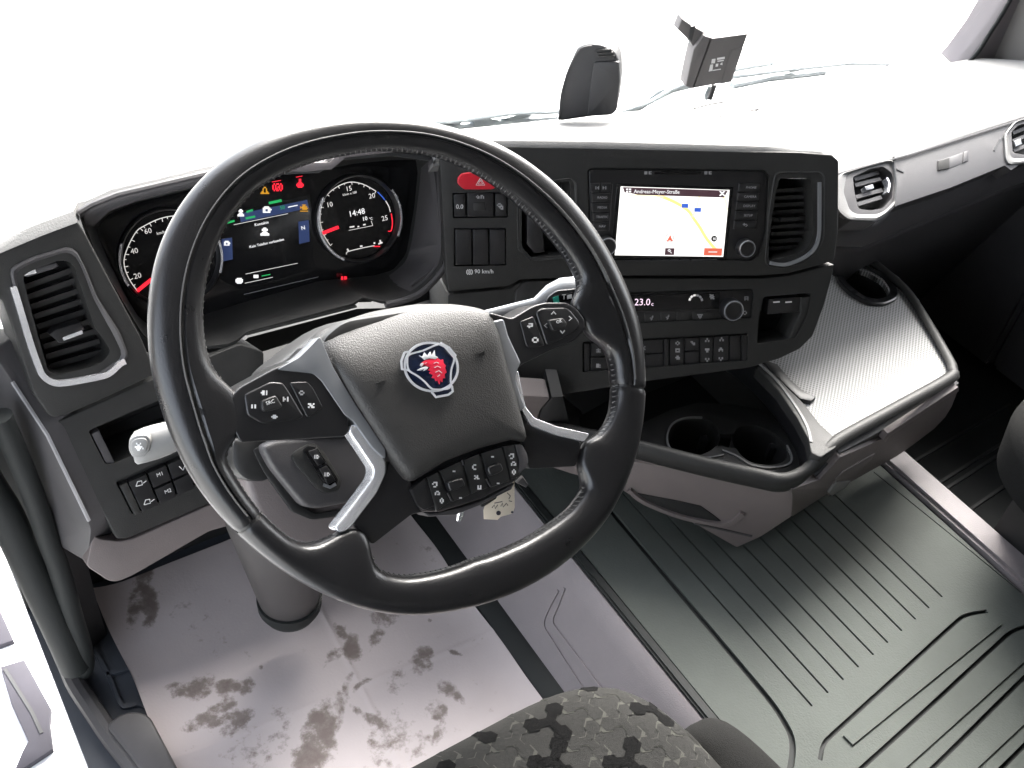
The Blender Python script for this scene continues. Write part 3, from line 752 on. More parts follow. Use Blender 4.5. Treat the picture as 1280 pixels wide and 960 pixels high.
ribbon('hood_edge', [(308, 418), (446, 383)], .003, CP, .05, .0705, DARK, hood)
so_ = spline([(536, 197), (545, 200), (550, 255), (551, 314), (543, 337), (518, 361), (484, 376), (452, 369)], 5)
si_ = spline([(524, 201), (527, 203), (521, 260), (511, 317), (496, 337), (474, 350), (446, 356), (420, 360)], 5)
sheet([[CP.at(*p, .0640) for p in so_], [CP.at(*p, .008) for p in si_]], .003, 'hood_lit_wall', GREYTRIM, hood, down=(.5, .6, -.5), smooth=50)  # paler sheet over the inner wall, coloured as if catching light
plate('hood_lit_lip', [(345, 213), (380, 203), (412, 202), (428, 187), (495, 182), (520, 184), (520, 188), (496, 190), (433, 197), (415, 212), (380, 215)], CP, .05, .0745, PILLAR, hood, bevel=.003)  # pale plate for the lit stretch of lip; brightness is in the colour
plate('hood_lit_lip', [(103, 268), (112, 260), (146, 246), (265, 218), (320, 208), (320, 215), (266, 228), (180, 249), (137, 265), (118, 283), (108, 281)], CP, .05, .0735, GREYTRIM, hood, bevel=.003)  # greyer plate for the dimmer lit stretch of the same lip
gl = plate('instrument_cluster', [(112, 280), (136, 258), (265, 224), (404, 205), (532, 194), (530, 262), (516, 330), (480, 356), (305, 388), (225, 412), (180, 418), (150, 375)], CP, -.035, -.006, GLOSS, db, bevel=.001)
rg = np.linalg.norm(CP.at(447, 273) - CP.at(395, 278)) * 1.02
def gauge(cx, cy, r):
    c = CP.uv(CP.at(cx, cy)); ax = CP.n
    g = revolve('gauge_ring', CP.at(cx, cy), ax, [(r, -.006), (r, .007), (r * .965, .009), (r * .93, .005), (r * .92, -.006)], SATIN, gl, n=56)
    revolve('gauge_dial', CP.at(cx, cy), ax, [(r * .93, -.0058), (r * .93, -.0035)], GLOSS, gl, n=48)
    return c
cl = gauge(213, 322, rg * 1.05); cr2 = gauge(448, 273, rg)
HD = -.0034                                   # printed on the dials, just proud of them
def uvarc(pts, name, mat, wd=.0011): put(name, ribbon_mesh(px2uv(spline(pts, 5), CP, HD), wd, CP, HD - .0001, HD + .0003), mat, gl, smooth=0)
# ring highlights put in as chrome crescents left and right
def crescent(c, r, a0, a1):
    q = [(c[0] + r * math.cos(math.radians(a)), c[1] + r * math.sin(math.radians(a))) for a in np.linspace(a0, a1, 18)]
    put('ring_highlight', ribbon_mesh(q, .0028, CP, .005, .0094), CHROME, gl)
crescent(cl, rg * 1.05 * .985, 150, 200); crescent(cr2, rg * .985, 140, 235); crescent(cr2, rg * .985, -35, 30); crescent(cl, rg * 1.05 * .985, -30, 20)
La = [(172, 364), (161, 348), (155, 329), (159, 311), (170, 290), (181, 282), (198, 274), (216, 270), (235, 271)]
uvarc(La, 'scale_arc', ESOFT)
Ra = [(413, 307), (404, 292), (400, 273), (404, 251), (416, 237), (435, 228), (453, 230), (470, 239)]
uvarc(Ra, 'scale_arc', ESOFT); uvarc([(472, 240), (477, 245), (481, 250)], 'scale_arc', EBLUE, .0014); uvarc([(482, 251), (486, 258), (488, 265)], 'scale_arc', ESOFT); uvarc([(489, 267), (490.5, 278), (489, 288), (485, 289)], 'scale_arc', ERED, .0013)
def ticks(path, c, n, ln, mat):
    q = [np.array(p) for p in px2uv(spline(path, 8), CP, HD)]; ms = []
    for k in range(n + 1):
        p = q[int(round(k * (len(q) - 1) / n))]; d = np.array(c) - p; d /= np.linalg.norm(d)
        ms.append(ribbon_mesh([p, p + d * (ln if k % 2 == 0 else ln * .6)], .0009, CP, HD - .0001, HD + .0003))
    put('scale_ticks', joined(ms), mat, gl, smooth=0)
ticks(La, cl, 18, .0045, ESOFT); ticks(Ra[:], cr2, 16, .0035, ESOFT)
for s, x, y in (('20', 172, 345), ('40', 168, 314), ('60', 185, 289), ('80', 218, 282)): text(s, CP, x, y, 6.5, HD, ESOFT, gl)
text('km/h', CP, 201, 291, 3.6, HD, ESOFT, gl)
for s, x, y in (('10', 412, 256), ('15', 436, 236), ('20', 465, 245), ('25', 481, 273)): text(s, CP, x, y, 6, HD, ESOFT, gl)
text('1/min x 100', CP, 437, 242, 2.8, HD, ESOFT, gl)
text('14:48', CP, 446, 266, 7, HD, EWHITE, gl); text('10', CP, 456, 273.5, 5, HD, EWHITE, gl); text('°C', CP, 463.5, 273.5, 3, HD, EWHITE, gl)
def bars(name, segs, mat, wd, pl=CP, h=HD, parent=None):
    put(name, joined([ribbon_mesh(px2uv(s, pl, h), wd, pl, h - .0001, h + .0003) for s in segs]), mat, parent or gl, smooth=0)
bars('display_line', [[(436, 288), (466, 282)], [(466, 282), (464, 276)]], ESOFT, .0006)
bars('pictogram', [[(437, 284), (443, 283)], [(447, 283.5), (449, 283)], [(454, 281), (457, 280.5)]], ESOFT, .0018)
uvarc([(433, 318), (434, 315), (440, 313), (455, 309.5), (468, 307)], 'temperature_arc', ESOFT); uvarc([(467, 308), (475, 308)], 'temperature_arc', ERED, .0014)
bars('pictogram', [[(434, 311), (435.5, 313.5)], [(450, 308), (453, 307.5)], [(467, 304), (469, 303.7)], [(473, 305), (478, 303)], [(475, 300), (476, 304)]], ESOFT, .0022)
def needle(a, b, wd):
    put('gauge_needle', plate_uv(strip_uv(px2uv([a, b], CP, 0), wd), CP, -.003, -.0008, .0005), ERED, gl)
needle((172, 364), (193, 347), .0042); needle((403, 292), (424, 284), .0042)
# central display
HS = -.0050
gl_d = plate('cluster_display', [(282, 268), (388, 243), (392, 324), (396, 335), (300, 362), (276, 350)], CP, -.03, -.0054, GLOSS, gl, bevel=0)
bars('display_line', [[(292, 281), (360, 267)], [(307, 342.5), (372, 329)], [(306, 354), (341, 346.5)]], ESOFT, .0006, h=HS)
bars('display_header', [[(300, 272.5), (385, 255)]], EBLUED, .011, h=HS - .0002)
text('Kontakte', CP, 327, 279.5, 3.4, HS, EWHITE, gl); text('Kein Telefon verbunden', CP, 333.5, 304, 3.2, HS, EWHITE, gl)
def pict(px, py, w_, h_, mat, rows, pl=CP, h=HS, parent=None):
    """small pictogram from rows of dots"""
    ms = []
    n = len(rows[0])
    for j, r in enumerate(rows):
        i = 0
        while i < n:
            if r[i] != '.':
                k = i
                while k + 1 < n and r[k + 1] != '.': k += 1
                y = py + (j - (len(rows) - 1) / 2) * h_ / len(rows)
                q = [(px + (i / n - .5) * w_, y - h_ / len(rows) / 2), (px + ((k + 1) / n - .5) * w_, y - h_ / len(rows) / 2), (px + ((k + 1) / n - .5) * w_, y + h_ / len(rows) / 2), (px + (i / n - .5) * w_, y + h_ / len(rows) / 2)]
                ms.append(plate_uv(px2uv(q, pl, h), pl, h - .0001, h + .0003, 0)); i = k
            i += 1
    return put('pictogram', joined(ms), mat, parent or gl, smooth=0)
PERSON = ['..##..', '.####.', '.####.', '..##..', '.####.', '######', '######']
CAMI = ['.####..', '######.', '##..###', '##..##.', '######.']
pict(331, 289.5, 11, 10, EWHITE, PERSON); pict(301, 266, 8, 9, EWHITE, PERSON); pict(334, 262, 11, 8, EWHITE, CAMI)
bars('indicator_bar', [[(336, 254), (352, 250.5)]], EGREEN, .0034, h=HS); bars('indicator_bar', [[(308, 265), (316, 262.5)], [(307, 273), (319, 270.5)], [(284, 278.5), (293, 276)]], EGREEN, .0026, h=HS)
text('50', CP, 353, 259.5, 4.5, HS, EGREEN, gl); bars('display_text', [[(360, 259), (372, 256.5)]], EWHITE, .0012, h=HS)
ENG = ['..####..', '...##...', '#.#####.', '#######.', '#.######', '..#####.', '........', '########']
BRK = ['.#.##.#.', '#.#..#.#', '#.#.##.#', '#.##.#.#', '.#.##.#.']
TRI = ['...##...', '..#..#..', '..#..#..', '.##..##.', '########']
pict(380, 260, 10, 9, EAMBER, ENG); pict(331, 238, 11, 9, EAMBER, TRI, h=-.0054); pict(347, 234, 13, 10, ERED, BRK, h=-.0054); bars('indicator_bar', [[(340, 227.5), (351, 225.5)]], ERED, .0008, h=-.0054)
pict(375, 229, 9, 11, ERED, ['..##..', '..##..', '..##..', '.####.', '######', '######', '.####.'], h=-.0054); bars('indicator_bar', [[(370, 221.5), (378, 220)]], ERED, .0008, h=-.0054)
for x, y, t in ((380, 290, 'N'), (284, 312, '')):
    plate('display_tile', [(x - 7, y - 13), (x + 6, y - 15), (x + 7, y + 12), (x - 6, y + 15)], CP, -.0056, HS - .0001, EBLUED, gl, bevel=0)
    if t: text(t, CP, x - 1, y - 5, 5, HS + .0003, EWHITE, gl)
pict(284, 304, 8, 6, EWHITE, CAMI, h=HS + .0003)
pict(299, 351, 9, 7, EWHITE, ['.####.', '######', '######', '######', '.####.']); pict(320, 345.5, 6, 4, EWHITE, ['######', '######']); bars('indicator_bar', [[(327, 345), (338, 343)]], EGREEN, .0012, h=HS)
pict(430, 350, 7, 9, ERED, ['##.###', '##.###', '.#.##.', '.####.'], h=.0008)
bars('glass_edge', [[(305, 368), (398, 346)]], PRINTD, .0006, h=-.0054)
# black plate putting in the shade behind the steering column
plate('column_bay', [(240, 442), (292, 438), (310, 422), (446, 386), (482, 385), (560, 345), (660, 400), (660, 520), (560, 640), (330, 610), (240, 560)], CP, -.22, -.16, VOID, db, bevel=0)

# --- centre fascia: upper and lower shells
upf = plate('centre_fascia', [(549, 190), (560, 187), (620, 182), (860, 187), (1000, 190), (1040, 193), (1049, 201), (1048, 290), (1043, 326), (1030, 330), (986, 342), (948, 345), (777, 345), (720, 347), (650, 350),
              (637, 358), (560, 365), (557, 342)], SP, -.10, 0, DARK, db, bevel=.009, rnd=.003, seg=3)
lof = plate('lower_fascia', [(560, 368), (637, 361), (650, 353), (720, 350), (777, 348), (948, 348), (986, 345), (1031, 333), (1043, 330), (1039, 350), (1030, 382), (1016, 420), (1000, 436), (975, 448), (935, 460), (860, 470),
              (800, 478), (740, 488), (690, 495), (640, 494), (590, 470), (560, 430)], SP, -.28, -.005, DARK, db, bevel=.008, rnd=.003, seg=3)
vent2 = [(974, 223), (1014, 223), (1017, 292), (1010, 310), (996, 318), (960, 326), (962, 294), (968, 250)]
radio = [(734, 212), (740, 209), (956, 212), (962, 220), (958, 290), (950, 318), (940, 326), (752, 326), (744, 318), (736, 288)]
row1 = [(565, 241), (635, 240), (635, 272), (566, 273)]; row2 = [(567, 285), (633, 285), (633, 332), (567, 333)]
nook = [(652, 236), (712, 226), (716, 318), (664, 322), (652, 308)]
cut(upf, [cutter(vent2, SP, -.06, .02, .004), cutter(radio, SP, -.006, .02, .003), cutter(row1, SP, -.01, .02, .002), cutter(row2, SP, -.01, .02, .002), cutter(nook, SP, -.05, .02, .004)])
# navigation radio
ru = plate('navigation_radio', [(736, 213), (741, 211), (955, 214), (960, 220), (956, 290), (948, 316), (939, 324), (753, 324), (746, 317), (738, 288)], SP, -.02, -.0035, SATIN, db, bevel=.0015, rnd=.003)
scr = plate('screen_bezel', [(771, 229), (917, 234), (908, 325), (763, 323)], SP, -.006, -.0028, GLOSS, ru, bevel=.0006)
SC = [(776, 233), (912, 237.5), (904, 321), (768.5, 319)]
plate('navigation_screen', SC, SP, -.004, -.0024, SCRMAP, ru, bevel=0)
def sq(u, v): return tuple(lerp(lerp(SC[0], SC[1], u), lerp(SC[3], SC[2], u), v))
def road(pts, wd, mat, h=-.0020): put('map_road', ribbon_mesh(px2uv([sq(*p) for p in spline(pts, 6)], SP, h), wd, SP, h - .0003, h), mat, ru, smooth=0)
road([(.30, .09), (.42, .15), (.54, .23), (.64, .33), (.70, .45), (.76, .57), (.84, .75), (.97, .97)], .0042, SCRROAD)
road([(.73, .10), (.72, .20), (.71, .30), (.68, .42)], .0028, SCRROAD2, -.0019)
road([(.02, .12), (.2, .125), (.33, .11), (.40, .14)], .0024, SCRROAD2, -.0019); road([(.95, .10), (.98, .2), (.99, .3)], .003, SCRROAD2, -.0019)
plate('screen_header', [sq(.02, .01), sq(.985, .01), sq(.955, .115), sq(.16, .115), sq(.12, .10), sq(.04, .085)], SP, -.0024, -.0016, SCRHEAD, ru, bevel=0)
text('Andreas-Meyer-Straße', SP, *sq(.335, .062), 4.6, -.0015, EWHITE, ru, sx=.98)
pict(*sq(.075, .055), 6, 5, EWHITE, ['##.##', '##.##', '.....', '##.##', '##.##'], SP, -.0015, ru)
pict(*sq(.935, .055), 7, 6, EWHITE, ['##..##', '.####.', '..##..', '.####.', '##..##'], SP, -.0015, ru)
for u, v in ((.605, .255), (.725, .31)):
    plate('road_shield', [sq(u - .03, v - .03), sq(u + .03, v - .03), sq(u + .03, v + .03), sq(u - .03, v + .03)], SP, -.002, -.0014, EBLUE, ru, bevel=0)
plate('zoom_button', [sq(.46, .885), sq(.545, .885), sq(.545, .985), sq(.46, .985)], SP, -.0024, -.0016, SCRHEAD, ru, bevel=0)
pict(*sq(.502, .93), 5, 5, EWHITE, ['.##..', '#..#.', '.##..', '...#.', '....#'], SP, -.0015, ru)
plate('map_button', [sq(.82, .875), sq(.985, .875), sq(.985, .985), sq(.82, .985)], SP, -.0024, -.0016, SCRRED, ru, bevel=0); bars('display_text', [[sq(.86, .93), sq(.94, .93)]], ESOFT, .0015, SP, -.0015, ru)
put('position_marker', joined([ribbon_mesh([(c_[0] + .0058 * math.cos(t), c_[1] + .0058 * math.sin(t)) for t in np.linspace(0, 2 * math.pi, 20)], .0008, SP, -.0022, -.0016) for c_ in [px2uv([sq(.495, .735)], SP, 0)[0]]]), PRINTD, ru, smooth=0)
plate('position_marker', [sq(.495, .69), sq(.525, .79), sq(.495, .77), sq(.465, .79)], SP, -.0022, -.0015, SCRRED, ru, bevel=0)
put('limit_sign', plate_uv(disc_uv(SP, px2uv([sq(.905, .735)], SP, 0)[0], .0042, 20), SP, -.0022, -.0015, 0), BLACK, ru, smooth=0); text('80', SP, *sq(.905, .735), 3, -.0014, EWHITE, ru)
def keycol(xs_t, xs_b, ys, names, split_first):
    for k, (y0, y1) in enumerate(ys):
        t0, t1 = (y0 - ys[0][0]) / (ys[-1][1] - ys[0][0]), (y1 - ys[0][0]) / (ys[-1][1] - ys[0][0])
        l0, r0 = lerp(xs_t, xs_b, t0); l1, r1 = lerp(xs_t, xs_b, t1)
        if k == 0 and split_first:
            m0, m1 = (l0 + r0) / 2, (l1 + r1) / 2
            plate('radio_key', [(l0, y0), (m0 - .5, y0), (m1 - .5, y1), (l1, y1)], SP, -.005, -.0005, SATIN, ru, bevel=.0008)
            plate('radio_key', [(m0 + .5, y0), (r0, y0), (r1, y1), (m1 + .5, y1)], SP, -.005, -.0005, SATIN, ru, bevel=.0008)
            pict((l0 + m0) / 2 + 2, (y0 + y1) / 2, 4.5, 4, PRINTD, ['#..#', '#.##', '#..#'], SP, -.0004, ru); pict((r0 + m0) / 2 - 2, (y0 + y1) / 2, 4.5, 4, PRINTD, ['#..#', '##.#', '#..#'], SP, -.0004, ru)
        else:
            plate('radio_key', [(l0, y0), (r0, y0), (r1, y1), (l1, y1)], SP, -.005, -.0005, SATIN, ru, bevel=.0008)
            if names[k]: text(names[k], SP, (l0 + r0) / 2 + 2, (y0 + y1) / 2, 2.9, -.0004, PRINTD, ru)
keycol((738, 764), (742, 759.5), [(229, 240.5), (241.5, 252.5), (254, 265), (266, 276.5), (278, 288)], ['', 'RADIO', 'MEDIA', 'TRAFFIC', 'NAV'], True)
keycol((924, 950), (917, 945), [(229.5, 239.5), (241, 251), (252.5, 262.5), (264, 274.5), (276, 286.5)], ['PHONE', 'CAMERA', 'DISPLAY', 'SETUP', ''], False)
pict(931.5, 281, 6, 4.5, PRINTD, ['.#...', '####.', '.#..#', '...#.'], SP, -.0004, ru)
ribbon('key_edge', [(766, 230), (761.5, 289)], .0012, SP, -.003, -.0015, GREYTRIM, ru)
for x in (810, 885): pict(x, 216, 9, 4, PRINTD, ['##.##', '##.#.', '##.##'], SP, -.0034, ru)
ribbon('slot', [(818, 216.5), (876, 216.8)], .003, SP, -.0036, -.0033, GLOSS, ru)
for a_, b_2 in ((782, 813), (816, 827), (829, 837), (839, 849), (851, 862), (865, 896)): ribbon('key_bar', [(a_, 326.2 - .015 * (a_ - 782)), (b_2, 326.2 - .015 * (b_2 - 782))], .0016, SP, -.004, -.0018, GREYTRIM, ru)
def knob(px, py, r, parent, h=-.003, ht=.014):
    k = revolve('knob', SP.at(px, py, h), SP.n, [(r * 1.02, 0), (r, ht * .75), (r * .95, ht * .93), (r * .86, ht), (r * .80, ht), (r * .74, ht * .88), (.001, ht * .86)], SATIN, parent, n=40)
    revolve('knob_ring', SP.at(px, py, h + ht * .93), SP.n, [(r * .93, 0), (r * .93, .0008), (r * .84, .0015), (r * .84, 0)], CHROME, k, n=40) if False else None
    put('knob_ring', loft([[SP.xy(*(SP.uv(SP.at(px, py, h)) + rr * np.array([math.cos(t), math.sin(t)])), h + hh) for t in np.linspace(0, 2 * math.pi, 40, endpoint=False)] for rr, hh in ((r * .95, ht * .93), (r * .90, ht * 1.03), (r * .83, ht * 1.02), (r * .79, ht * .9))]), SILVER, parent)
    return k
knob(930, 309, .0125, ru); knob(757, 306, .0125, ru)
# centre vent
v2 = plate('air_vent', vent2, SP, -.072, -.060, VOID, db, bevel=0)
for k in range(9):
    y = 236 + 9 * k
    put('slat', ribbon_mesh(px2uv([(967 - k * .5, y + 3), (1016, y)], SP, -.026), .0055, SP, -.032, -.027), BLACK, v2)
ribbon('chrome_strip', spline([(1025, 228), (1025, 265), (1024, 296), (1017, 313), (1002, 324), (982, 331), (963, 329)], 6), .0045, SP, -.002, .0035, SILVER, v2)
ring('vent_surround', [(968, 217), (974, 214), (1028, 214), (1032, 220), (1031, 298), (1022, 318), (1004, 330), (980, 337), (958, 333), (956, 326), (960, 270)], vent2, SP, -.004, .001, DARK, v2, hin=-.008, rnd=.004)
ribbon('wheel_mark', [(985, 222.5), (1008, 222.5)], .0022, SP, -.010, -.004, CHROME, v2)
plate('vent_tab', [(976, 272), (998, 271), (999, 276), (976, 277)], SP, -.02, -.012, SATIN, v2, bevel=.001)
# hazard and switch rows
hz = plate('hazard_switch', [(577, 217), (590, 215), (605, 219), (623, 232), (616, 237), (580, 237), (572, 230), (572, 223)], SP, -.004, .005, RED, db, bevel=.0025, rnd=.003, seg=3)
put('warning_triangle', joined([ribbon_mesh(px2uv([(600.5, 222.5), (606, 231.5), (595, 231.5), (600.5, 222.5)], SP, .0051), .0009, SP, .0049, .0053), ribbon_mesh(px2uv([(600.5, 225.5), (603.5, 230), (597.5, 230), (600.5, 225.5)], SP, .0051), .0007, SP, .0049, .0053)]), PRINT, hz, smooth=0)
r1 = plate('switch_row', row1, SP, -.02, -.0095, BLACK, db, bevel=0)
for a_ in ([(567, 243), (581.5, 242), (582, 271), (568, 271.5)], [(584, 241), (616.5, 241), (617, 271), (584.5, 271)], [(619, 242), (633, 242), (633, 270.5), (619.5, 271)]): plate('switch', a_, SP, -.012, .001, SATIN, r1, bevel=.0015)
text('0.0', SP, 574.5, 258.5, 5.4, .0011, PRINT, r1); pict(600, 246, 10, 4.5, PRINTD, ['.#..##.', '#.#.#.#', '.##.#.#'], SP, .0011, r1); pict(625, 258, 8, 8, PRINTD, ['.##..', '#..#.', '.####', '..#.#', '...##'], SP, .0011, r1)
plate('switch_dimple', [(592, 253), (606, 253), (607, 263), (592, 263)], SP, .0005, .0013, BLACK, r1, bevel=.0005)
r2 = plate('switch_row', row2, SP, -.02, -.0095, BLACK, db, bevel=0)
for a_ in ([(569, 287), (589, 287), (589.5, 331), (569.5, 331.5)], [(591, 287), (610, 287), (610.5, 331), (591.5, 331)], [(612, 287), (631.5, 287), (632, 330.5), (612.5, 331)]): plate('switch', a_, SP, -.012, .001, SATIN, r2, bevel=.0015)
text('90 km/h', SP, 605, 339.5, 5, .0002, PRINT, db); pict(587, 340, 8, 6.5, PRINT, ['.#.##.#.', '#.#..#.#', '#..##..#', '#.#..#.#', '.#.##.#.'], SP, .0002, db)
nk = plate('card_nook', nook, SP, -.062, -.050, VOID, db, bevel=0)
plate('nook_block', [(658, 258), (676, 256), (682, 316), (668, 318), (658, 306)], SP, -.05, -.004, SATIN, nk, bevel=.005)
ring('nook_frame', [(646, 232), (712, 222), (722, 228), (722, 322), (664, 327), (647, 312)], nook, SP, -.003, .002, DARK, nk, hin=-.004, rnd=.003)
# climate panel
climo = [(728, 368), (942, 362), (944, 368), (941, 399), (728, 408)]
lowsw = [(729, 428), (937, 417), (936, 452), (729, 467)]
usbn = [(956, 372), (1016, 367), (1012, 394), (996, 424), (948, 431), (950, 398)]
cut(lof, [cutter(climo, SP, -.013, .02, .003), cutter(lowsw, SP, -.013, .02, .003), cutter(usbn, SP, -.06, .02, .004)])
cp = plate('climate_panel', climo, SP, -.03, -.0085, SATIN, db, bevel=.001)
plate('climate_display', [(740, 370), (900, 365.5), (899, 386), (740, 391)], SP, -.01, -.0078, GLOSS, cp, bevel=.0005)
text('23.0', SP, 803, 378, 8.2, -.0076, EPINK, cp); text('c', SP, 815.5, 380, 5, -.0076, EPINK, cp)
put('fan_gauge', joined([plate_uv(strip_uv(px2uv([(864 + 8 * (1 - math.cos(t)) , 378.5 - 8 * math.sin(t)) for t in np.linspace(.15 + .5 * k, .55 + .5 * k, 4)], SP, 0), .003), SP, -.0079, -.0074, 0) for k in range(3)]), ESOFT, cp, smooth=0)
put('fan_gauge', joined([plate_uv(strip_uv(px2uv([(864 + 8 * (1 - math.cos(t)) , 378.5 - 8 * math.sin(t)) for t in np.linspace(.15 + .5 * k, .55 + .5 * k, 4)], SP, 0), .003), SP, -.0079, -.0074, 0) for k in range(3, 6)]), PRINTD, cp, smooth=0)
pict(890, 371, 6, 6, PRINTD, ['##.#.', '.###.', '##.##', '.###.', '.#.##'], SP, -.0076, cp)
knob(912, 385, .0155, cp, -.0085, .018); pict(933, 373, 5, 5, PRINTD, ['####', '#..#', '####', '#..#'], SP, -.0084, cp); pict(931, 391, 5, 5, PRINTD, ['.##.', '#..#', '#..#', '.##.'], SP, -.0084, cp)
for a_, b_2 in ((742, 786), (788, 804), (806, 824), (826, 844), (846, 864), (866, 894)):
    f = lambda x, d: d - .03 * (x - 742)
    plate('climate_key', [(a_, f(a_, 393.5)), (b_2, f(b_2, 393.5)), (b_2, f(b_2, 405.5)), (a_, f(a_, 405.5))], SP, -.0095, -.0075, BLACK, cp, bevel=.0006)
for x, y in ((796, 398), (815, 397.5), (835, 396.5)): pict(x, y, 5, 6, PRINTD, ['...#.', '..##.', '#.#..', '.##..', '.#...'], SP, -.0074, cp)
pict(875, 395.5, 7, 5.5, PRINTD, ['#####', '.#.#.', '.###.', '..#..'], SP, -.0074, cp)
ls = plate('lower_switch_row', lowsw, SP, -.03, -.0125, BLACK, db, bevel=0)
def rowq(x0, x1, v0, v1):
    top = lambda x: 428 - 11 * (x - 729) / 208; bot = lambda x: 467 - 15 * (x - 729) / 208
    g = lambda x, v: top(x) + (bot(x) - top(x)) * v
    return [(x0, g(x0, v0)), (x1, g(x1, v0)), (x1, g(x1, v1)), (x0, g(x0, v1))]
for x0_, x1_, rows in ((730, 737, 1), (738, 762, 2), (763, 783, 2), (784, 803, 2), (804, 829, 2), (830, 836, 1), (837, 855, 1), (856, 874, 2), (875, 891, 1), (892, 911, 1), (912, 926, 1), (927, 935, 1)):
    for k in range(rows): plate('switch', rowq(x0_ + .4, x1_ - .4, .04 + .48 * k * (rows - 1), (.96 if rows == 1 else .47 + .49 * k)), SP, -.02, -.0075 if rows == 1 and x1_ - x0_ < 9 else -.009, SATIN, ls, bevel=.001)
for x, y, g in ((748, 438, ['.#.', '###', '.#.', '###']), (748, 457, ['##.', '###', '##.', '###']), (804, 435, ['#..#', '.##.', '#..#']), (805, 455, ['###.', '.##.', '#...']),
                (847, 429, ['.#.', '#.#', '#.#', '.#.']), (847, 438, ['####', '#..#', '####']), (847, 447, ['.##.', '####', '.###']), (866, 429, ['##..', '.###', '..##']),
                (884, 438, ['####', '.##.']), (901, 437, ['.##.', '####', '#..#']), (884, 425, ['.#.', '#.#']), (902, 424, ['.#.', '#.#']), (884, 450, ['#.#', '.#.']), (901, 449, ['#.#', '.#.'])):
    pict(x, y, 5.5, 5, PRINTD, g, SP, -.0088, ls)
un = plate('storage_nook', usbn, SP, -.072, -.060, VOID, db, bevel=0)
up_ = plate('usb_plate', [(961, 374), (1001, 371), (999, 390), (959, 393)], SP, -.03, -.010, SATIN, un, bevel=.001)
for x in (971, 986): put('usb_port', ribbon_mesh(px2uv([(x - 4, 378), (x + 4, 377.4)], SP, -.009), .002, SP, -.0101, -.0095), PRINT, un, smooth=0)
plate('nook_wall', [(1002, 372), (1014, 370), (1010, 394), (994, 424), (984, 426), (1000, 392)], SP, -.055, -.006, DARK, un, bevel=.003)
# ledge behind the right stalk
plate('stalk_bay', [(644, 364), (656, 352), (722, 350), (726, 392), (650, 395), (643, 385)], SP, -.02, -.001, BLACK, db, bevel=.004, rnd=.004)
# warm grey knee panel under the fascia
KP = Pl((.30, .22, .33), nrm(20, -15))
plate('knee_panel', [(560, 470), (640, 494), (690, 497), (676, 512), (672, 524), (700, 545), (662, 566), (600, 560), (555, 520)], KP, -.03, 0, BEIGE, db, bevel=.004, rnd=.01)
plate('knee_panel_return', [(690, 497), (704, 496), (712, 530), (735, 548), (700, 546), (674, 525), (677, 512)], KP, -.05, -.002, BLACK, db, bevel=.002)

# --- passenger side
PO = [(1066, 221), (1088, 211), (1104, 208), (1114, 215), (1117, 224), (1115, 248), (1105, 260), (1088, 263), (1073, 261), (1068, 240)]
VO = [(1049, 217), (1108, 200), (1117, 199), (1121, 230), (1119, 256), (1106, 268), (1094, 275), (1062, 274), (1050, 265), (1040, 240)]
ptm = plate('passenger_trim', [(1030, 222), (1054, 214), (1140, 191), (1210, 169), (1280, 147), (1400, 108), (1400, 165), (1300, 195), (1282, 200), (1264, 213), (1256, 207), (1190, 234), (1119, 258), (1106, 270), (1094, 277), (1062, 277), (1050, 268), (1030, 260)], PP, -.03, 0, GREYTRIM, db, bevel=.006, rnd=.002, seg=3)
PO2 = [(1264, 165), (1272, 157), (1300, 148), (1330, 160), (1325, 185), (1290, 195), (1266, 191)]
cut(ptm, [cutter(PO, PP, -.06, .02, .004), cutter(PO2, PP, -.06, .02, .004)])
def small_vent(po, vo, rows, tab, mark):
    v = plate('air_vent', po, PP, -.045, -.028, VOID, db, bevel=0)
    ring('vent_surround', vo, po, PP, -.004, .004, DASHTOP, v, hin=-.006, rnd=.006, rndi=.004)
    for a_, b_2 in rows: put('slat', ribbon_mesh(px2uv([a_, b_2], PP, -.012), .006, PP, -.016, -.010), GREYTRIM, v)
    plate('vent_tab', tab, PP, -.014, -.004, SILVER, v, bevel=.001)
    ribbon('chrome_strip', mark, .003, PP, -.012, -.001, CHROME, v)
small_vent(PO, VO, [((1067, 225), (1098, 216)), ((1068, 232), (1100, 224)), ((1069, 247), (1102, 238)), ((1071, 256), (1101, 247))], [(1081, 233), (1091, 230), (1093, 235), (1083, 238)], spline([(1109, 222), (1112, 230), (1110, 240)], 4))
small_vent(PO2, [(1256, 168), (1268, 152), (1300, 142), (1336, 155), (1332, 190), (1290, 202), (1262, 205), (1258, 198)], [((1265, 167), (1290, 157)), ((1265, 177), (1290, 167)), ((1266, 189), (1290, 179))], [(1268, 176), (1276, 173), (1278, 180), (1270, 183)], [(1310, 160), (1312, 175)])
ribbon('panel_seam', [(1118, 196), (1121, 230), (1119, 258)], .0022, PP, -.003, .0012, BLACK, db)
ribbon('panel_seam', [(1121, 211), (1130, 215)], .0022, PP, -.003, .0012, BLACK, db)
ribbon('panel_seam', [(1243, 188), (1250, 175), (1258, 167)], .003, PP, -.003, .0012, BLACK, db)
ribbon('top_seam', [(1040, 221), (1054, 215.5), (1140, 192.5), (1210, 170.5), (1280, 148.5)], .0022, PP, .001, .0035, BLACK, db)
hd = plate('drawer_latch', [(1172, 201), (1188, 196), (1211, 188), (1211, 201), (1188, 210), (1172, 213)], PP, -.002, .0008, GREYTRIM, db, bevel=.0005)
plate('latch_hollow', [(1173, 201), (1187, 197), (1187, 210), (1173, 213)], PP, -.002, .0022, VOID, hd, bevel=.0003)  # raised black plate in place of the hollow's shade
plate('latch_hollow', [(1205, 190), (1211, 188), (1209, 201), (1204, 203)], PP, -.002, .0022, GREYTRIM, hd, bevel=.0003)
PL2 = Pl((.9, .175, .5), (0, -1, .05))
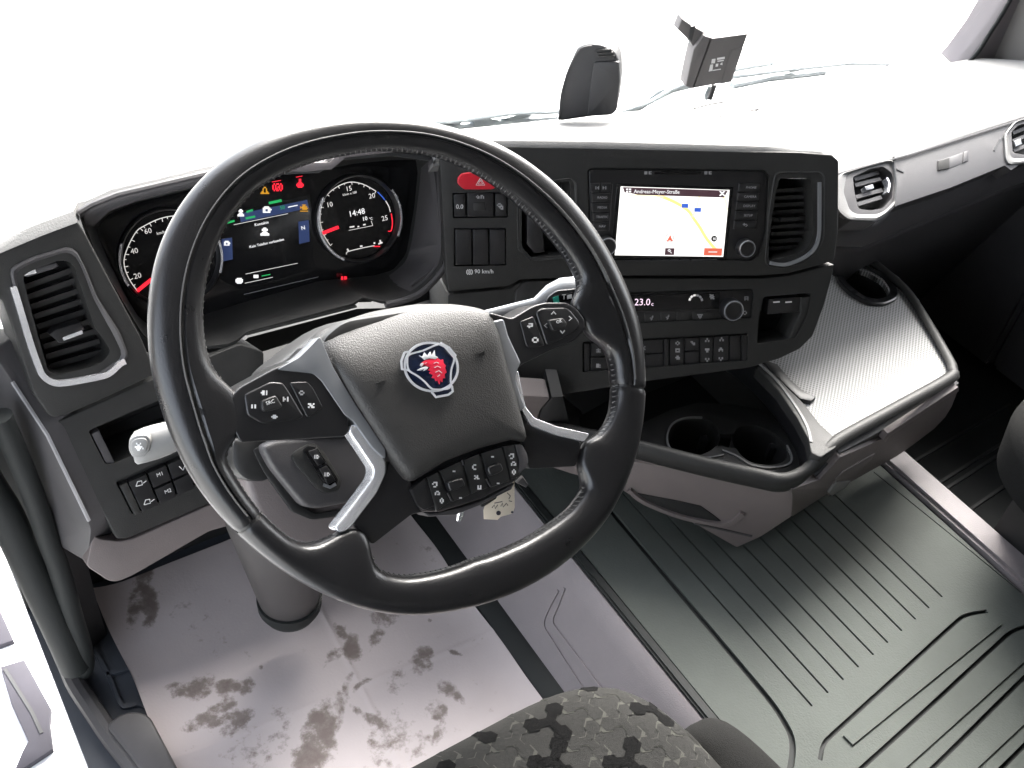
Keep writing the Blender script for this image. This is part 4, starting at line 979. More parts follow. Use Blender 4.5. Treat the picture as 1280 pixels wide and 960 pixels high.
plate('passenger_lower_dash', [(1030, 275), (1062, 279), (1096, 279), (1121, 259), (1256, 209), (1284, 201), (1400, 168), (1400, 190), (1243, 243), (1155, 280), (1079, 311), (1040, 310)], PL2, -.08, 0, GREYTRIM, db, bevel=.008, seg=3)
PL3 = Pl((.9, .21, .43), (0, -1, -.35))
plate('glove_compartment', [(1030, 308), (1079, 311), (1155, 280), (1243, 243), (1400, 188), (1400, 330), (1280, 420), (1226, 360), (1150, 400), (1060, 400)], PL3, -.12, .0, GREYTRIM, db, bevel=.012, seg=3)
put('passenger_lower_cover', boxm(.98, 1.50, .34, .60, .0, .36), DARK, db, smooth=0)

# ================================================================== things standing on the dash
BXP = Pl((.60, .50, .6), nrm(44, 8))
sb = thing('sensor_housing', 'black tapered sensor housing standing upright on the middle of the dash top', 'sensor housing', tuple(BXP.at(735, 150)))
front = [(697, 152), (700, 118), (708, 90), (722, 60), (735, 55), (752, 56), (768, 64), (774, 76), (775, 100), (772, 130), (768, 142)]
plate('housing', front, BXP, -.045, 0, SENSOR, sb, bevel=.012, rnd=.008, seg=4)
plate('front_face', [(742, 78), (774, 77), (775, 100), (771, 138), (764, 144), (734, 146), (738, 105)], BXP, -.01, .004, SENSOR, sb, bevel=.003, rnd=.004)
for k in range(3): ribbon('vent_rib', [(744 + 2 * k, 63.5 + 3.6 * k), (764 + 2 * k, 62.5 + 4 * k)], .003, BXP, -.002, .0025, BLACK, sb)
ribbon('edge_seam', spline([(699, 150), (704, 110), (714, 82), (726, 62), (740, 58)], 5), .0025, BXP, -.002, .0015, GREYTRIM, sb)
TLP = Pl((.86, .47, .65), nrm(25, 8))
tl = thing('toll_device', 'grey box device with a white label and cable on an angled windscreen bracket', 'device', tuple(TLP.at(890, 108)))
plate('body', [(890, 48), (935.5, 42), (914, 102), (866, 111)], TLP, -.022, 0, GREYDEV, tl, bevel=.0025)
plate('battery_cover', [(914, 63), (929, 60), (914.5, 102.5), (901, 105)], TLP, -.004, .0015, GREYDEV, tl, bevel=.001)
plate('side_shell', [(880, 44), (889, 47), (866, 111.5), (857, 108), (862, 84), (867, 62)], TLP, -.03, .003, GREYDEV, tl, bevel=.003)
plate('bracket', [(852.5, 23), (864, 31), (880, 40), (888, 47), (882, 62), (867, 60), (861, 50), (847, 37)], TLP, -.03, -.006, GREYDEV, tl, bevel=.003)
plate('bracket_clip', [(860, 49), (864, 33), (870, 32), (865, 52)], TLP, -.02, -.003, SENSOR, tl, bevel=.001)
lb = plate('label_print', [(896.5, 72.5), (906, 71), (906, 73.5), (896.5, 75)], TLP, .0, .0006, PRINT, tl, bevel=0)
for q_ in ([(890, 74), (894.5, 73.5), (893.5, 79), (889, 79.5)], [(888, 81), (891.5, 80.5), (890.5, 88.5), (886, 89.5)], [(897, 76), (905, 74.8), (904.6, 76.2), (897, 77.4)], [(895, 80), (898, 79.6), (897.5, 83), (894.5, 83.5)], [(900, 80.5), (903, 78), (903, 81.5)], [(891, 87.6), (901, 86), (901, 87), (891, 88.6)]):
    plate('label_print', q_, TLP, .0, .0006, PRINT, tl, bevel=0)
tube('cable', [TLP.at(*p, -.01) for p in spline([(893, 106), (891, 112), (889, 118), (887, 124)], 4)], .0042, SENSOR, tl, n=8)
tube('cable', [TLP.at(*p, -.02) for p in spline([(888, 108), (885, 114), (883, 119), (884, 124)], 4)], .0036, METALG, tl, n=8)

# ================================================================== console with tray
co = thing('centre_console', 'warm grey centre console with perforated tray top and twin cup holders', 'console', (.72, .15, .15))
rim_out = [(955, 447), (1035, 330), (1060, 309), (1076, 311), (1124, 346), (1149, 374), (1192, 442), (1201, 462), (1200, 474), (1190, 482), (1120, 522), (1060, 556), (1040, 563), (1012, 590), (990, 600)]
# tray slab
trs = plate('tray', [(958, 446), (1040, 320), (1074, 311), (1124, 346), (1149, 374), (1186, 442), (1191, 459), (1186, 467), (1114, 508), (1044, 549), (1024, 556), (1004, 510), (978, 476)], TP, -.014, -.004, TRAY, co, bevel=.002)
hole = [(1053, 339), (1064, 333), (1084, 337), (1104, 348), (1113, 362), (1110, 371), (1096, 374), (1080, 370), (1064, 358), (1054, 347)]
cut(trs, [cutter(hole, TP, -.08, .02, .008)])
ring('bottle_ring', [(1045, 334), (1058, 328), (1082, 331), (1107, 343), (1123, 361), (1123, 372), (1106, 380), (1084, 378), (1060, 364), (1047, 349)], hole, TP, -.006, .003, SATIN, co, hin=-.004, rnd=.012, rndi=.010)
put('bottle_well', loft([[TP.xy(*p, -.004) for p in px2uv(hole, TP, 0)], [TP.xy(*p, -.034) for p in px2uv(hole, TP, 0)], [TP.xy(*(lerp(p, np.mean(px2uv(hole, TP, 0), axis=0), .15)), -.09) for p in px2uv(hole, TP, 0)]], False, True), BLACK, co)
# one raised rim runs round the tray and on round the cup-holder bay
rim_path = [(1042, 316, .366), (1058, 309, .366), (1076, 313, .366), (1122, 348, .366), (1145, 374, .366), (1185, 440, .366), (1193, 459, .366), (1188, 470, .366), (1118, 509, .366), (1050, 547, .366),
            (1024, 572, .356), (1003, 588, .342), (980, 595, .335), (952, 590, .333), (880, 574, .331), (797, 553, .330), (740, 540, .330), (680, 527, .330)]
rp = []
for px, py, z in rim_path:
    d = ray(px, py); rp.append(CAM + d * ((z - CAM[2]) / d[2]))
rp = spline(rp, 7)
def rim_sweep(path, prof):
    L = []
    for i, p in enumerate(path):
        t = path[min(i + 1, len(path) - 1)] - path[max(i - 1, 0)]; t[2] = 0; t /= np.linalg.norm(t)
        nn = np.array([-t[1], t[0], 0.])
        if nn.dot(p - np.array([.80, .14, p[2]])) < 0: nn = -nn
        zs = .40 if p[2] > .362 else .40 + .60 * min(1, (.362 - p[2]) / .025)
        L.append([p + nn * a_ + np.array([0, 0, h * zs if h < -.008 else h]) for a_, h in prof])
    return loft(L, True, True)
put('console_rim', rim_sweep(rp, [(-.010, -.010), (-.009, -.003), (-.005, .0005), (.001, .001), (.006, -.002), (.009, -.008), (.0085, -.018), (.006, -.028), (.003, -.030), (-.004, -.030)]), DARK, co, smooth=60)
# dark liner and sloping wall between the tray and the cup-holder bay
plate('slot_liner', [(950, 447), (972, 455), (988, 474), (1004, 488), (1020, 496), (1014, 501), (1000, 498), (982, 481), (960, 460)], TP, -.010, .004, BLACK, co, bevel=.002)
plate('tray_shoulder', [(948, 450), (962, 460), (985, 485), (1006, 505), (1025, 530), (1050, 552), (1044, 560), (1026, 572), (1014, 566), (1010, 548), (996, 522), (974, 490), (945, 460)], TP, -.014, .003, DARK, co, bevel=.004, rnd=.004, seg=3)
ribbon('shoulder_edge', spline([(950, 455), (968, 472), (990, 500), (1008, 530), (1014, 552)], 5), .004, TP, .0, .0045, DASHTOP, co)
CZ = Pl((.5, 0, .290), (0, 0, 1))
wt = [TP.at(*p, -.004) for p in spline([(930, 438), (950, 458), (975, 486), (998, 518), (1012, 545), (1018, 572)], 4)]
wb = [CZ.at(*p, -.004) for p in spline([(905, 462), (930, 480), (958, 508), (982, 540), (996, 566), (1000, 590)], 4)]
sheet([wt, [lerp(a_, b_, .3) + np.array([-.004, 0, -.004]) for a_, b_ in zip(wt, wb)], [lerp(a_, b_, .75) + np.array([-.004, 0, -.006]) for a_, b_ in zip(wt, wb)], wb], .006, 'bay_wall', SATIN, co, down=(.7, 0, -.7), smooth=60)
tub = plate('cup_holder_deck', [(690, 540), (760, 500), (800, 530), (838, 512), (872, 503), (915, 505), (950, 512), (985, 535), (1004, 562), (1012, 590), (985, 602), (975, 601), (900, 583), (797, 559), (690, 538)], CZ, -.012, -.002, DARK, co, bevel=.002)
cupA = [(834, 545), (840, 530), (855, 522), (878, 521), (893, 527), (902, 545), (893, 560), (872, 570), (850, 568), (838, 558)]
cupB = [(915, 545), (922, 532), (945, 530), (970, 540), (984, 558), (984, 574), (968, 581), (940, 578), (924, 566)]
bridge = [(888, 536), (905, 541), (925, 541), (924, 560), (906, 557), (890, 556)]
cut(tub, [cutter(cupA, CZ, -.09, .02, .012), cutter(cupB, CZ, -.09, .02, .012), cutter(bridge, CZ, -.09, .02, .003)])
for c_ in (cupA, cupB):
    uv_ = [np.array(p) for p in rounded(px2uv(c_, CZ, 0), .012)]; m_ = np.mean(uv_, axis=0)
    put('cup_well', loft([[CZ.xy(*(m_ + (p - m_) * s_), h_) for p in uv_] for s_, h_ in ((1.03, -.004), (.97, -.045), (.90, -.085), (.02, -.086))], False, False), BLACK, co, smooth=50)
for q_ in ((880, 546), (966, 556)): plate('cup_finger', [(q_[0] - 4, q_[1] - 3), (q_[0] + 4, q_[1] - 4), (q_[0] + 5, q_[1] + 4), (q_[0] - 3, q_[1] + 4)], CZ, -.05, -.02, SATIN, co, bevel=.003)
ribbon('cup_rim', spline([(905, 568), (880, 572), (853, 570), (838, 560), (834, 545), (840, 530), (856, 522), (878, 521)], 5), .0025, CZ, -.003, .0005, DASHTOP, co)
ribbon('cup_rim', spline([(903, 562), (922, 570), (938, 580), (960, 584), (983, 581), (990, 572), (984, 556)], 5), .003, CZ, -.003, .001, DASHTOP, co)
plate('bay_floor', [(690, 540), (700, 440), (900, 430), (1010, 500), (1012, 590), (900, 583)], CZ, -.135, -.125, VOID, co, bevel=0)
# warm grey shell: swept between the band and the sole on the mat
top_px = spline([(690, 556), (782, 578), (880, 594), (965, 613), (990, 615), (1022, 599), (1052, 582)], 6)
bot_px = spline([(690, 590), (776, 613), (800, 625), (860, 652), (922, 684), (951, 671), (980, 650), (1037, 617)], 6)
m_ = min(len(top_px), len(bot_px))
CFO = CAM + ray(880, 592) * ((.300 - CAM[2]) / ray(880, 592)[2]); CF = Pl(CFO, (-.70, -.71, .0)); CF2 = Pl(CF.at(990, 615), (.06, -1, -.10))
def shell_pt(p, pl): return pl.at(*p)
left_top = [(690, 554), (782, 577), (880, 594), (965, 612)]; left_bot = [(690, 588), (776, 612), (860, 634), (935, 652)]
plate('left_shell', [(690, 550), (782, 575), (880, 593), (975, 613), (992, 613), (990, 646), (952, 671), (921, 685), (868, 655), (800, 628), (776, 612), (690, 585)], CF, -.02, 0, BEIGE, co, bevel=.004, rnd=.004)
plate('shell_opening', [(797, 617), (850, 627), (876, 633), (890, 643), (904, 654), (884, 652), (850, 643), (815, 630)], CF, -.002, .0015, VOID, co, bevel=.0005)  # raised black plate in place of the slot's shade
ribbon('opening_lip', spline([(786, 614), (805, 629), (850, 647), (895, 656), (915, 654), (928, 643)], 5), .007, CF, -.001, .006, BEIGE, co)
ribbon('shell_crease', [(868, 655), (905, 663), (940, 671)], .003, CF, -.001, .002, GREYTRIM, co)
fr = plate('drawer_front', [(990, 612), (1024, 600), (1050, 572), (1107, 547), (1150, 520), (1198, 487), (1190, 508), (1182, 521), (1168, 536), (1136, 560), (1120, 571), (1050, 610), (1030, 620), (990, 646)], CF2, -.02, .002, BEIGE, co, bevel=.003, rnd=.003)
plate('drawer_gap', [(1020, 595), (1050, 566), (1090, 545), (1150, 511), (1199, 479), (1199, 489), (1150, 522), (1107, 548), (1094, 558), (1050, 578), (1024, 604)], CF2, -.03, -.004, BLACK, co, bevel=.001)
plate('drawer_lip', [(1104, 550), (1110, 542), (1198, 484), (1198, 489), (1112, 546), (1107, 553)], CF2, -.004, .006, BEIGE, co, bevel=.001)
plate('side_bin', [(1054, 590), (1094, 567), (1090, 574), (1060, 604), (1036, 620), (1044, 600)], CF2, -.01, .004, BEIGE, co, bevel=.001)
plate('side_bin_lip', [(1036, 616), (1046, 603), (1064, 602), (1056, 610), (1040, 620)], CF2, -.004, .006, STALK, co, bevel=.001)
put('console_core', boxm(.78, .96, .05, .30, .15, .335), BLACK, co, smooth=0)
put('console_back', boxm(.40, 1.0, .30, .47, .15, .33), BLACK, co, smooth=0)

# ================================================================== steering column and stalks
sc_o = thing('steering_column', 'warm grey steering column with dark adjuster panel and pale control stalks', 'steering column', (.0, .29, .0))
ax = np.array([0, math.sin(TH), -math.cos(TH)])
# tapering cover running down to the floor with a dark collar
base = FP.at(362, 752, .10)
topc = P3(base[0] + .004, .262, .40)
def tapered(p, q, prof, n=40, ex=1.0):
    L = []
    for t, r in prof:
        c = lerp(p, q, t); L.append([c + np.array([r * math.cos(a), ex * r * math.sin(a), 0]) for a in np.linspace(0, 2 * math.pi, n, endpoint=False)])
    return loft(L, True, True)
put('column_boot', tapered(base, topc, [(0, .040), (.04, .043), (.3, .058), (.6, .075), (1., .085)]), COLM, sc_o, smooth=60)
put('boot_collar', tapered(base + np.array([0, 0, -.030]), base + np.array([0, 0, .012]), [(0, .030), (.25, .039), (.6, .0455), (1., .0465)]), RUBBERD, sc_o, smooth=60)
# bearded cover round the column under the wheel
CV = Pl(W0 + ax * .10, (0, -math.sin(TH), math.cos(TH)))
plate('column_shade', [(290, 546), (332, 542), (350, 590), (334, 603), (306, 602), (290, 584)], CV, -.10, -.002, BLACK, sc_o, bevel=.006, rnd=.01)  # black plate standing in for shadow beside the adjuster panel
plate('column_cover', [(310, 590), (330, 560), (440, 520), (510, 540), (520, 600), (470, 670), (430, 690), (360, 690), (320, 650), (305, 600)], CV, -.16, -.006, MATS['warm_grey_plastic'], sc_o, bevel=.02, rnd=.02, seg=4)
plate('adjuster_panel', [(326, 558), (345, 550), (380, 548), (442, 545), (466, 585), (462, 604), (440, 628), (398, 636), (380, 634), (362, 612), (340, 585)], CV, -.02, .016, GREYTRIM, sc_o, bevel=.008, rnd=.008, seg=3)
plate('panel_seam', [(316, 562), (330, 556), (372, 630), (396, 642), (445, 634), (438, 644), (390, 650), (366, 640), (330, 590)], CV, -.02, .0, BLACK, sc_o, bevel=.004, rnd=.004)
plate('switch_recess', [(362, 568), (376, 558), (392, 552), (404, 560), (428, 600), (426, 614), (408, 618), (396, 612), (372, 585)], CV, .010, .0185, DARK, sc_o, bevel=.004, rnd=.006)
swp = plate('adjuster_switch', [(379, 563), (384, 557), (396, 558), (424, 600), (420, 608), (408, 609), (384, 572)], CV, .012, .021, GLOSS, sc_o, bevel=.002, rnd=.003)
for a_ in ([(386, 564), (396, 561), (407, 578), (398, 582)], [(400, 586), (409, 582), (420, 601), (410, 606)]): plate('rocker', a_, CV, .018, .0235, SATIN, swp, bevel=.0015)
pict(396, 571, 6, 5, PRINT, ['#.##.', '#.#.#', '#.##.'], CV, .0237, swp); pict(409, 593, 7, 5, PRINT, ['#.##.', '#.#.#', '#.##.'], CV, .0237, swp)
ribbon('adjuster_chrome', [(405, 606), (413, 609), (420, 605)], .003, CV, .020, .0225, SILVER, swp)
plate('upper_shroud', [(330, 470), (420, 400), (520, 385), (640, 400), (660, 470), (600, 540), (400, 560), (340, 520)], CV, -.05, .02, BLACK, sc_o, bevel=.02, rnd=.03, seg=3)
# left stalk with washer button
SK = Pl(W0 + ax * .075 + np.array([-.16, 0, .0]), nrm(18, 30))
stk = put('wiper_stalk', None or loft([[SK.at(px, py) + SK.v * (r * .0150 * math.sin(t)) + SK.n * (r * .0135 * math.cos(t)) for t in np.linspace(0, 2 * math.pi, 24, endpoint=False)]
      for px, py, r in ((166, 562, .5), (167, 561.5, .80), (170, 560, 1.0), (182, 556, 1.06), (196, 552, 1.06), (212, 547, 1.0), (230, 540, .9), (260, 528, .72), (320, 510, .6))], True, True), STALK, sc_o, smooth=60)
CAPP = Pl(SK.at(177, 559, .0145), nrm(25, 26))
plate('stalk_cap', [(161, 549), (170, 544), (184, 543), (189, 551), (187, 566), (177, 573), (166, 574), (160, 564)], CAPP, -.008, .002, STALK, stk, bevel=.003, rnd=.006)
plate('washer_button', [(164, 552), (172, 548), (182, 548), (185, 554), (183, 564), (175, 569), (167, 569), (163, 562)], CAPP, .0, .0034, STALK, stk, bevel=.0012, rnd=.004)
pict(174, 558.5, 11, 10, PRINT, ['.#..#..', '..##...', '######.', '.####.#', '..##...'], CAPP, .0036, stk)
# right stalk: gear selector with coloured collar
GK = Pl(W0 + ax * .07 + np.array([.20, 0, 0]), nrm(20, 30))
gs = put('gear_stalk', loft([[GK.at(px, py) + GK.v * (r * .020 * math.sin(t)) + GK.n * (r * .012 * math.cos(t)) for t in np.linspace(0, 2 * math.pi, 20, endpoint=False)]
      for px, py, r in ((600, 400, .45), (668, 384, .5), (684, 376, .85), (700, 371, 1.), (726, 368, 1.), (745, 366, .9), (752, 366, .5))], True, True), SILVER, sc_o, smooth=60)
plate('selector_face', [(681, 384), (684, 372), (696, 363), (726, 360), (730, 368), (722, 380), (700, 386)], GK, .004, .0125, SATIN, gs, bevel=.002, rnd=.004)
plate('selector_window', [(690, 374), (693, 369.5), (716, 366), (717, 374), (700, 378), (691, 379)], GK, .010, .0135, GLOSS, gs, bevel=.0006)
plate('green_mark', [(691, 372), (698, 370), (699, 378), (692, 379)], GK, .0134, .0139, TEAL, gs, bevel=0)
text('T', GK, 705, 371.5, 6, .0137, PRINT, gs); plate('selector_mark', [(709, 369), (715, 368), (715, 373), (709, 374)], GK, .0134, .0138, PRINT, gs, bevel=0)

# ignition key with tag
KT = Pl(W0 + ax * .05, nrm(22, 35))
kt = tag(plate('key_tag', [(632, 601), (643, 602), (643.5, 634), (641, 642), (626, 646), (622, 650), (605, 649), (604.5, 638), (606, 633), (620, 624)], KT, -.0006, .0006, TAG, None, bevel=.0002), 'beige paper key tag with handwriting hanging below the wheel switches', 'key tag')
for q_ in ([(615, 635), (618, 631), (619, 636), (622, 631)], [(626, 633), (628, 629), (629, 634), (633, 629), (635, 632)], [(634, 616), (638, 620), (636, 624)], [(618, 629), (628, 627)], [(636, 626), (640, 627)]):
    ribbon('handwriting', q_, .0008, KT, .0005, .0009, INK, kt)
put('tag_hole', plate_uv(disc_uv(KT, px2uv([(623, 641)], KT, 0)[0], .0024, 14), KT, .0004, .0009, 0), STEPG, kt, smooth=0)
put('tag_hole', plate_uv(disc_uv(KT, px2uv([(640, 640)], KT, 0)[0], .0013, 12), KT, .0004, .0009, 0), INK, kt, smooth=0)
ky = thing('ignition_key', 'small silver key end hanging below the lower wheel switches', 'key', tuple(KT.at(572, 650)))
tube('key_blade', [KT.at(*p) for p in ((577, 634), (575, 642), (573, 651))], [.0035, .0035, .002], CHROME, ky, n=8)
plate('key_holder', [(598, 628), (604, 618), (632, 604), (634, 616), (616, 632), (602, 635)], KT, -.012, -.002, BLACK, ky, bevel=.003)
plate('lower_lever', [(646, 604), (654, 596), (661, 606), (658, 610)], KT, -.006, .002, GREYTRIM, sc_o, bevel=.002)

# ================================================================== steering wheel
sw_o = thing('steering_wheel', 'black leather steering wheel with flattened bottom, button spokes and red emblem hub', 'steering wheel', tuple(W0))
OUT = [(480, 148), (400, 152), (330, 171), (262, 212), (216, 270), (192, 330), (185, 385), (187, 450), (205, 520), (240, 598), (290, 660), (330, 696), (390, 735), (440, 757), (505, 769), (570, 762), (640, 741),
       (700, 706), (755, 650), (785, 590), (799, 535), (803, 480), (795, 400), (770, 338), (732, 275), (682, 222), (622, 182), (560, 160)]
INN = [(492, 189), (430, 195), (365, 213), (318, 238), (282, 282), (262, 332), (252, 384), (252, 440), (262, 500), (280, 565), (306, 615), (327, 642), (359, 672), (396, 690), (440, 710), (480, 719), (502, 720), (545, 713),
       (589, 698), (633, 683), (677, 660), (715, 632), (742, 590), (757, 550), (765, 500), (758, 430), (738, 378), (716, 335), (690, 300), (650, 258), (600, 220), (546, 196)]
RC = np.array([.034, .0])
def polar(pts):
    q = [np.array(p) - RC for p in px2uv(pts, WP, 0)]; q = [(math.atan2(p[1], p[0]), np.linalg.norm(p)) for p in q]; q.sort(); return q
INN2 = [(492, 189), (430, 195), (365, 213), (318, 238), (282, 282), (262, 332), (253, 384), (256, 430), (263, 455), (276, 474), (293, 489), (301, 500), (302, 520), (301, 540), (292, 551), (283, 560), (280, 572), (292, 593), (306, 615), (327, 642),
        (341, 655), (359, 671), (378, 678), (397, 677), (418, 666), (432, 660), (446, 660), (457, 668), (463, 682), (461, 692), (466, 704), (477, 714), (502, 719), (545, 713),
        (589, 698), (633, 683), (677, 660), (712, 634), (727, 614), (730, 604), (724, 592), (722, 580), (726, 562), (731, 551), (745, 544), (757, 530), (764, 512), (766, 490), (763, 455), (757, 436), (745, 428), (733, 420), (727, 404), (716, 390), (714, 378), (722, 366), (722, 350), (712, 330), (690, 300), (650, 258), (600, 220), (546, 196)]
PO_, PI_, PN_ = polar(OUT), polar(INN2), polar(INN)
def rad(tab, a):
    xs = [t for t, _ in tab]; ys = [r for _, r in tab]
    xs = [xs[-1] - 2 * math.pi] + xs + [xs[0] + 2 * math.pi]; ys = [ys[-1]] + ys + [ys[0]]
    return float(np.interp(a, xs, ys))
NR = 480
ang = [-math.pi + 2 * math.pi * k / NR for k in range(NR)]
def smooth_c(v, n=4):
    v = np.array(v)
    for _ in range(n): v = (np.roll(v, 1) + 2 * v + np.roll(v, -1)) / 4
    return v
ro = smooth_c([rad(PO_, a) for a in ang], 40); rn = smooth_c([rad(PN_, a) for a in ang], 40); ri = smooth_c([rad(PI_, a) for a in ang], 5)
ri = np.minimum(ri, ro - .026)
rc = (ro + rn) / 2                              # crest of the rim
def dirv(a): return np.array([math.cos(a), math.sin(a)])
GA = 97.
def section(k, groove, m=48, shrink=1.):
    k %= NR; a = ang[k]; c = rc[k]; ho = (ro[k] - c) * shrink; hi = (c - ri[k]) * shrink; hd = .0165 * shrink
    ex = min(1., max(.0, (hi - .024) / .03)); pz = .9 - .45 * ex
    L = []
    for j in range(m):
        t = 2 * math.pi * j / m; cx, sz = math.cos(t), math.sin(t)
        if cx >= 0: x = ho * cx ** .9; z = hd * math.copysign(abs(sz) ** .9, sz)
        else: x = -hi * abs(cx) ** (.9 + .25 * ex); z = hd * (1 - .25 * ex * abs(cx) ** 1.5) * math.copysign(abs(sz) ** pz, sz)
        if groove:
            d = abs(((math.degrees(t) - GA + 180) % 360) - 180)
            if d < 3.6: z *= .89
        p = RC + dirv(a) * (c + x); L.append(WP.xy(*p, z))
    return L
def kof(px, py):
    p = np.array(px2uv([(px, py)], WP, 0)[0]) - RC; return int(round((math.atan2(p[1], p[0]) + math.pi) / (2 * math.pi) * NR)) % NR
kl, kr = kof(297, 660), kof(785, 484)
lowk = list(range(kl + 1, kr)); upk = list(range(kr, NR)) + list(range(0, kl + 1))
def seg_mesh(ks, groove):
    m = 112 if groove else 56
    L = [section(k, groove, m) for k in ks]
    L = [section(ks[0] + 1, groove, m, .6), section(ks[0], groove, m, .955)] + L[1:-1] + [section(ks[-1], groove, m, .955), section(ks[-1] - 1, groove, m, .6)]
    return loft(L, True, True)
put('rim_upper_leather', seg_mesh(upk, True), LEATHER, sw_o, smooth=40)
put('rim_lower_leather', seg_mesh(lowk, False), LEATHER, sw_o, smooth=60)
put('rim_core', loft([section(k, False, 24, .9) for k in range(NR)] + [section(0, False, 24, .9)]), BLACK, sw_o, smooth=60)
# stitching along the inner edge, broken at the spokes
ms = []
s_acc = 0.
gap_k = []
for k in range(NR):
    if rc[k] - ri[k] > .034: continue
    a = ang[k]; wi = rc[k] - ri[k]
    if k % 2 == 0:
        p = RC + dirv(a) * (ri[k] - .0002); q = RC + dirv(a + .009) * (ri[k] + wi * .11)
        ms.append(tube_mesh([WP.xy(*p, .0005), WP.xy(*((p * .6 + q * .4)), .0040), WP.xy(*q, .0072)], .0008, 5))
put('stitching', joined(ms), THREAD, sw_o, smooth=60, kind='stuff')
def crest(t_deg, lift):
    out = []
    for k in upk[2:-2]:
        t = math.radians(t_deg); hi = rc[k] - ri[k]; ho = ro[k] - rc[k]; cx = math.cos(t)
        x = ho * cx ** .9 if cx >= 0 else -hi * abs(cx) ** .9
        out.append(WP.xy(*(RC + dirv(ang[k]) * (rc[k] + x)), .0165 * math.sin(t) ** .9 + lift))
    return out
tube('seam_piping', crest(GA - 4.6, .0002), .0008, THREAD, sw_o, n=6)
# ---- spokes
plate('upper_spoke', [(288, 498), (300, 484), (342, 461), (374, 448), (392, 430), (404, 462), (436, 524), (436, 541), (430, 546), (300, 553), (290, 532)], WP, -.030, .010, SATIN, sw_o, bevel=.016, rnd=.004, seg=5, smooth=60)
plate('upper_spoke', [(612, 390), (640, 398), (667, 382), (682, 378), (709, 378), (722, 386), (732, 400), (731, 412), (719, 426), (687, 439), (652, 456), (640, 470), (620, 460)], WP, -.030, .010, SATIN, sw_o, bevel=.013, rnd=.004, seg=5, smooth=60)
plate('lower_spoke', [(440, 655), (470, 615), (483, 590), (486, 576), (512, 600), (530, 640), (515, 643), (466, 681), (455, 668)], WP, -.024, .003, SATIN, sw_o, bevel=.004, rnd=.003, seg=3)
plate('lower_spoke', [(650, 520), (664, 530), (696, 541), (727, 553), (720, 583), (661, 586), (655, 560)], WP, -.024, .003, SATIN, sw_o, bevel=.004, rnd=.003, seg=3)
plate('hub_plate', [(400, 425), (430, 400), (530, 384), (610, 392), (630, 420), (655, 480), (664, 560), (600, 605), (530, 634), (500, 600), (470, 560)], WP, -.05, -.004, BLACK, sw_o, bevel=.006, rnd=.01)
plate('silver_trim', [(346, 462), (374, 447), (390, 431), (400, 420), (408, 440), (418, 462), (448, 511), (482, 562), (482, 574), (466, 560), (440, 524), (432, 520), (402, 476), (392, 467)], WP, -.01, .0112, SILVER, sw_o, bevel=.002, rnd=.003, seg=3)
plate('silver_trim', [(614, 402), (630, 398), (636, 420), (652, 454), (648, 460), (645, 474), (657, 510), (648, 516), (640, 490), (628, 448)], WP, -.01, .0112, SILVER, sw_o, bevel=.002, rnd=.003, seg=3)
plate('chrome_spoke_trim', [(438, 531), (452, 530), (468, 552), (483, 576), (483, 592), (472, 616), (438, 661), (426, 667), (418, 661), (444, 628), (466, 598), (467, 586), (450, 560), (436, 540)], WP, -.010, .0090, CHROME, sw_o, bevel=.002, rnd=.004, seg=3)
plate('chrome_spoke_trim', [(643, 466), (648, 463), (657, 508), (668, 522), (696, 533), (737, 542), (731, 552), (696, 544), (664, 532), (654, 516), (646, 490)], WP, -.010, .0095, CHROME, sw_o, bevel=.002, rnd=.002, seg=3)
# ---- switch groups on the upper spokes
def pod(big, small, mid, arrows, fill):
    b = plate('spoke_switch', big, WP, .004, .0115, SATIN, sw_o, bevel=.002, rnd=.003, seg=3)
    s = plate('spoke_switch', small, WP, .004, .0110, SATIN, sw_o, bevel=.002, rnd=.002, seg=3)
    plate('enter_key', mid, WP, .010, .0165, BLACK, b, bevel=.002, rnd=.002, seg=3)
    return b, s
b, s = pod([(305, 493), (338, 477), (354, 478), (361, 488), (381, 521), (372, 525), (328, 530), (309, 519)], [(362, 478), (384, 477), (391, 484), (404, 509), (391, 520), (384, 522)],
           [(327, 501), (345, 494), (354, 508), (349, 511), (331, 515), (327, 511)], None, None)
pict(330, 491, 8, 6, PRINT, ['.##.#', '###.#', '.##.#'], WP, .0117, b); pict(357, 499, 7, 6, PRINT, ['#..#', '##.#', '#..#'], WP, .0117, b); pict(343, 521, 8, 5, PRINT, ['.##.', '####', '.##.'], WP, .0117, b); pict(317, 508, 6, 5, PRINT, ['#.#', '#.#'], WP, .0117, b)
text('SRC', WP, 338, 503, 4.5, .0167, PRINT, b); pict(377, 491, 7, 6, PRINTD, ['.##.', '#..#', '.##.'], WP, .0112, s); pict(389, 507, 8, 6, PRINT, ['##.#', '.##.', '#.##'], WP, .0112, s)
b, s = pod([(670, 390), (677, 385), (707, 384), (713, 387), (725, 402), (724, 411), (712, 420), (684, 432)], [(650, 402), (667, 395), (681, 432), (662, 436), (658, 432)],
           [(686, 400), (704, 397), (709, 404), (707, 410), (692, 414)], None, None)
pict(692, 391, 6, 4, PRINT, ['..#..', '.#.#.', '#...#'], WP, .0117, b); pict(713, 398, 4, 6, PRINT, ['#..', '.#.', '..#', '.#.', '#..'], WP, .0117, b); pict(703, 415, 6, 4, PRINT, ['#...#', '.#.#.', '..#..'], WP, .0117, b); pict(682, 407, 4, 6, PRINTD, ['..#', '.#.', '#..', '.#.', '..#'], WP, .0117, b)
text('OK', WP, 699, 402, 4, .0167, PRINT, b); pict(662.5, 407, 7, 6, PRINT, ['.###', '...#', '####', '.#..'], WP, .0112, s); pict(669, 425, 8, 7, PRINT, ['.##.', '#..#', '#..#', '.##.'], WP, .0112, s)
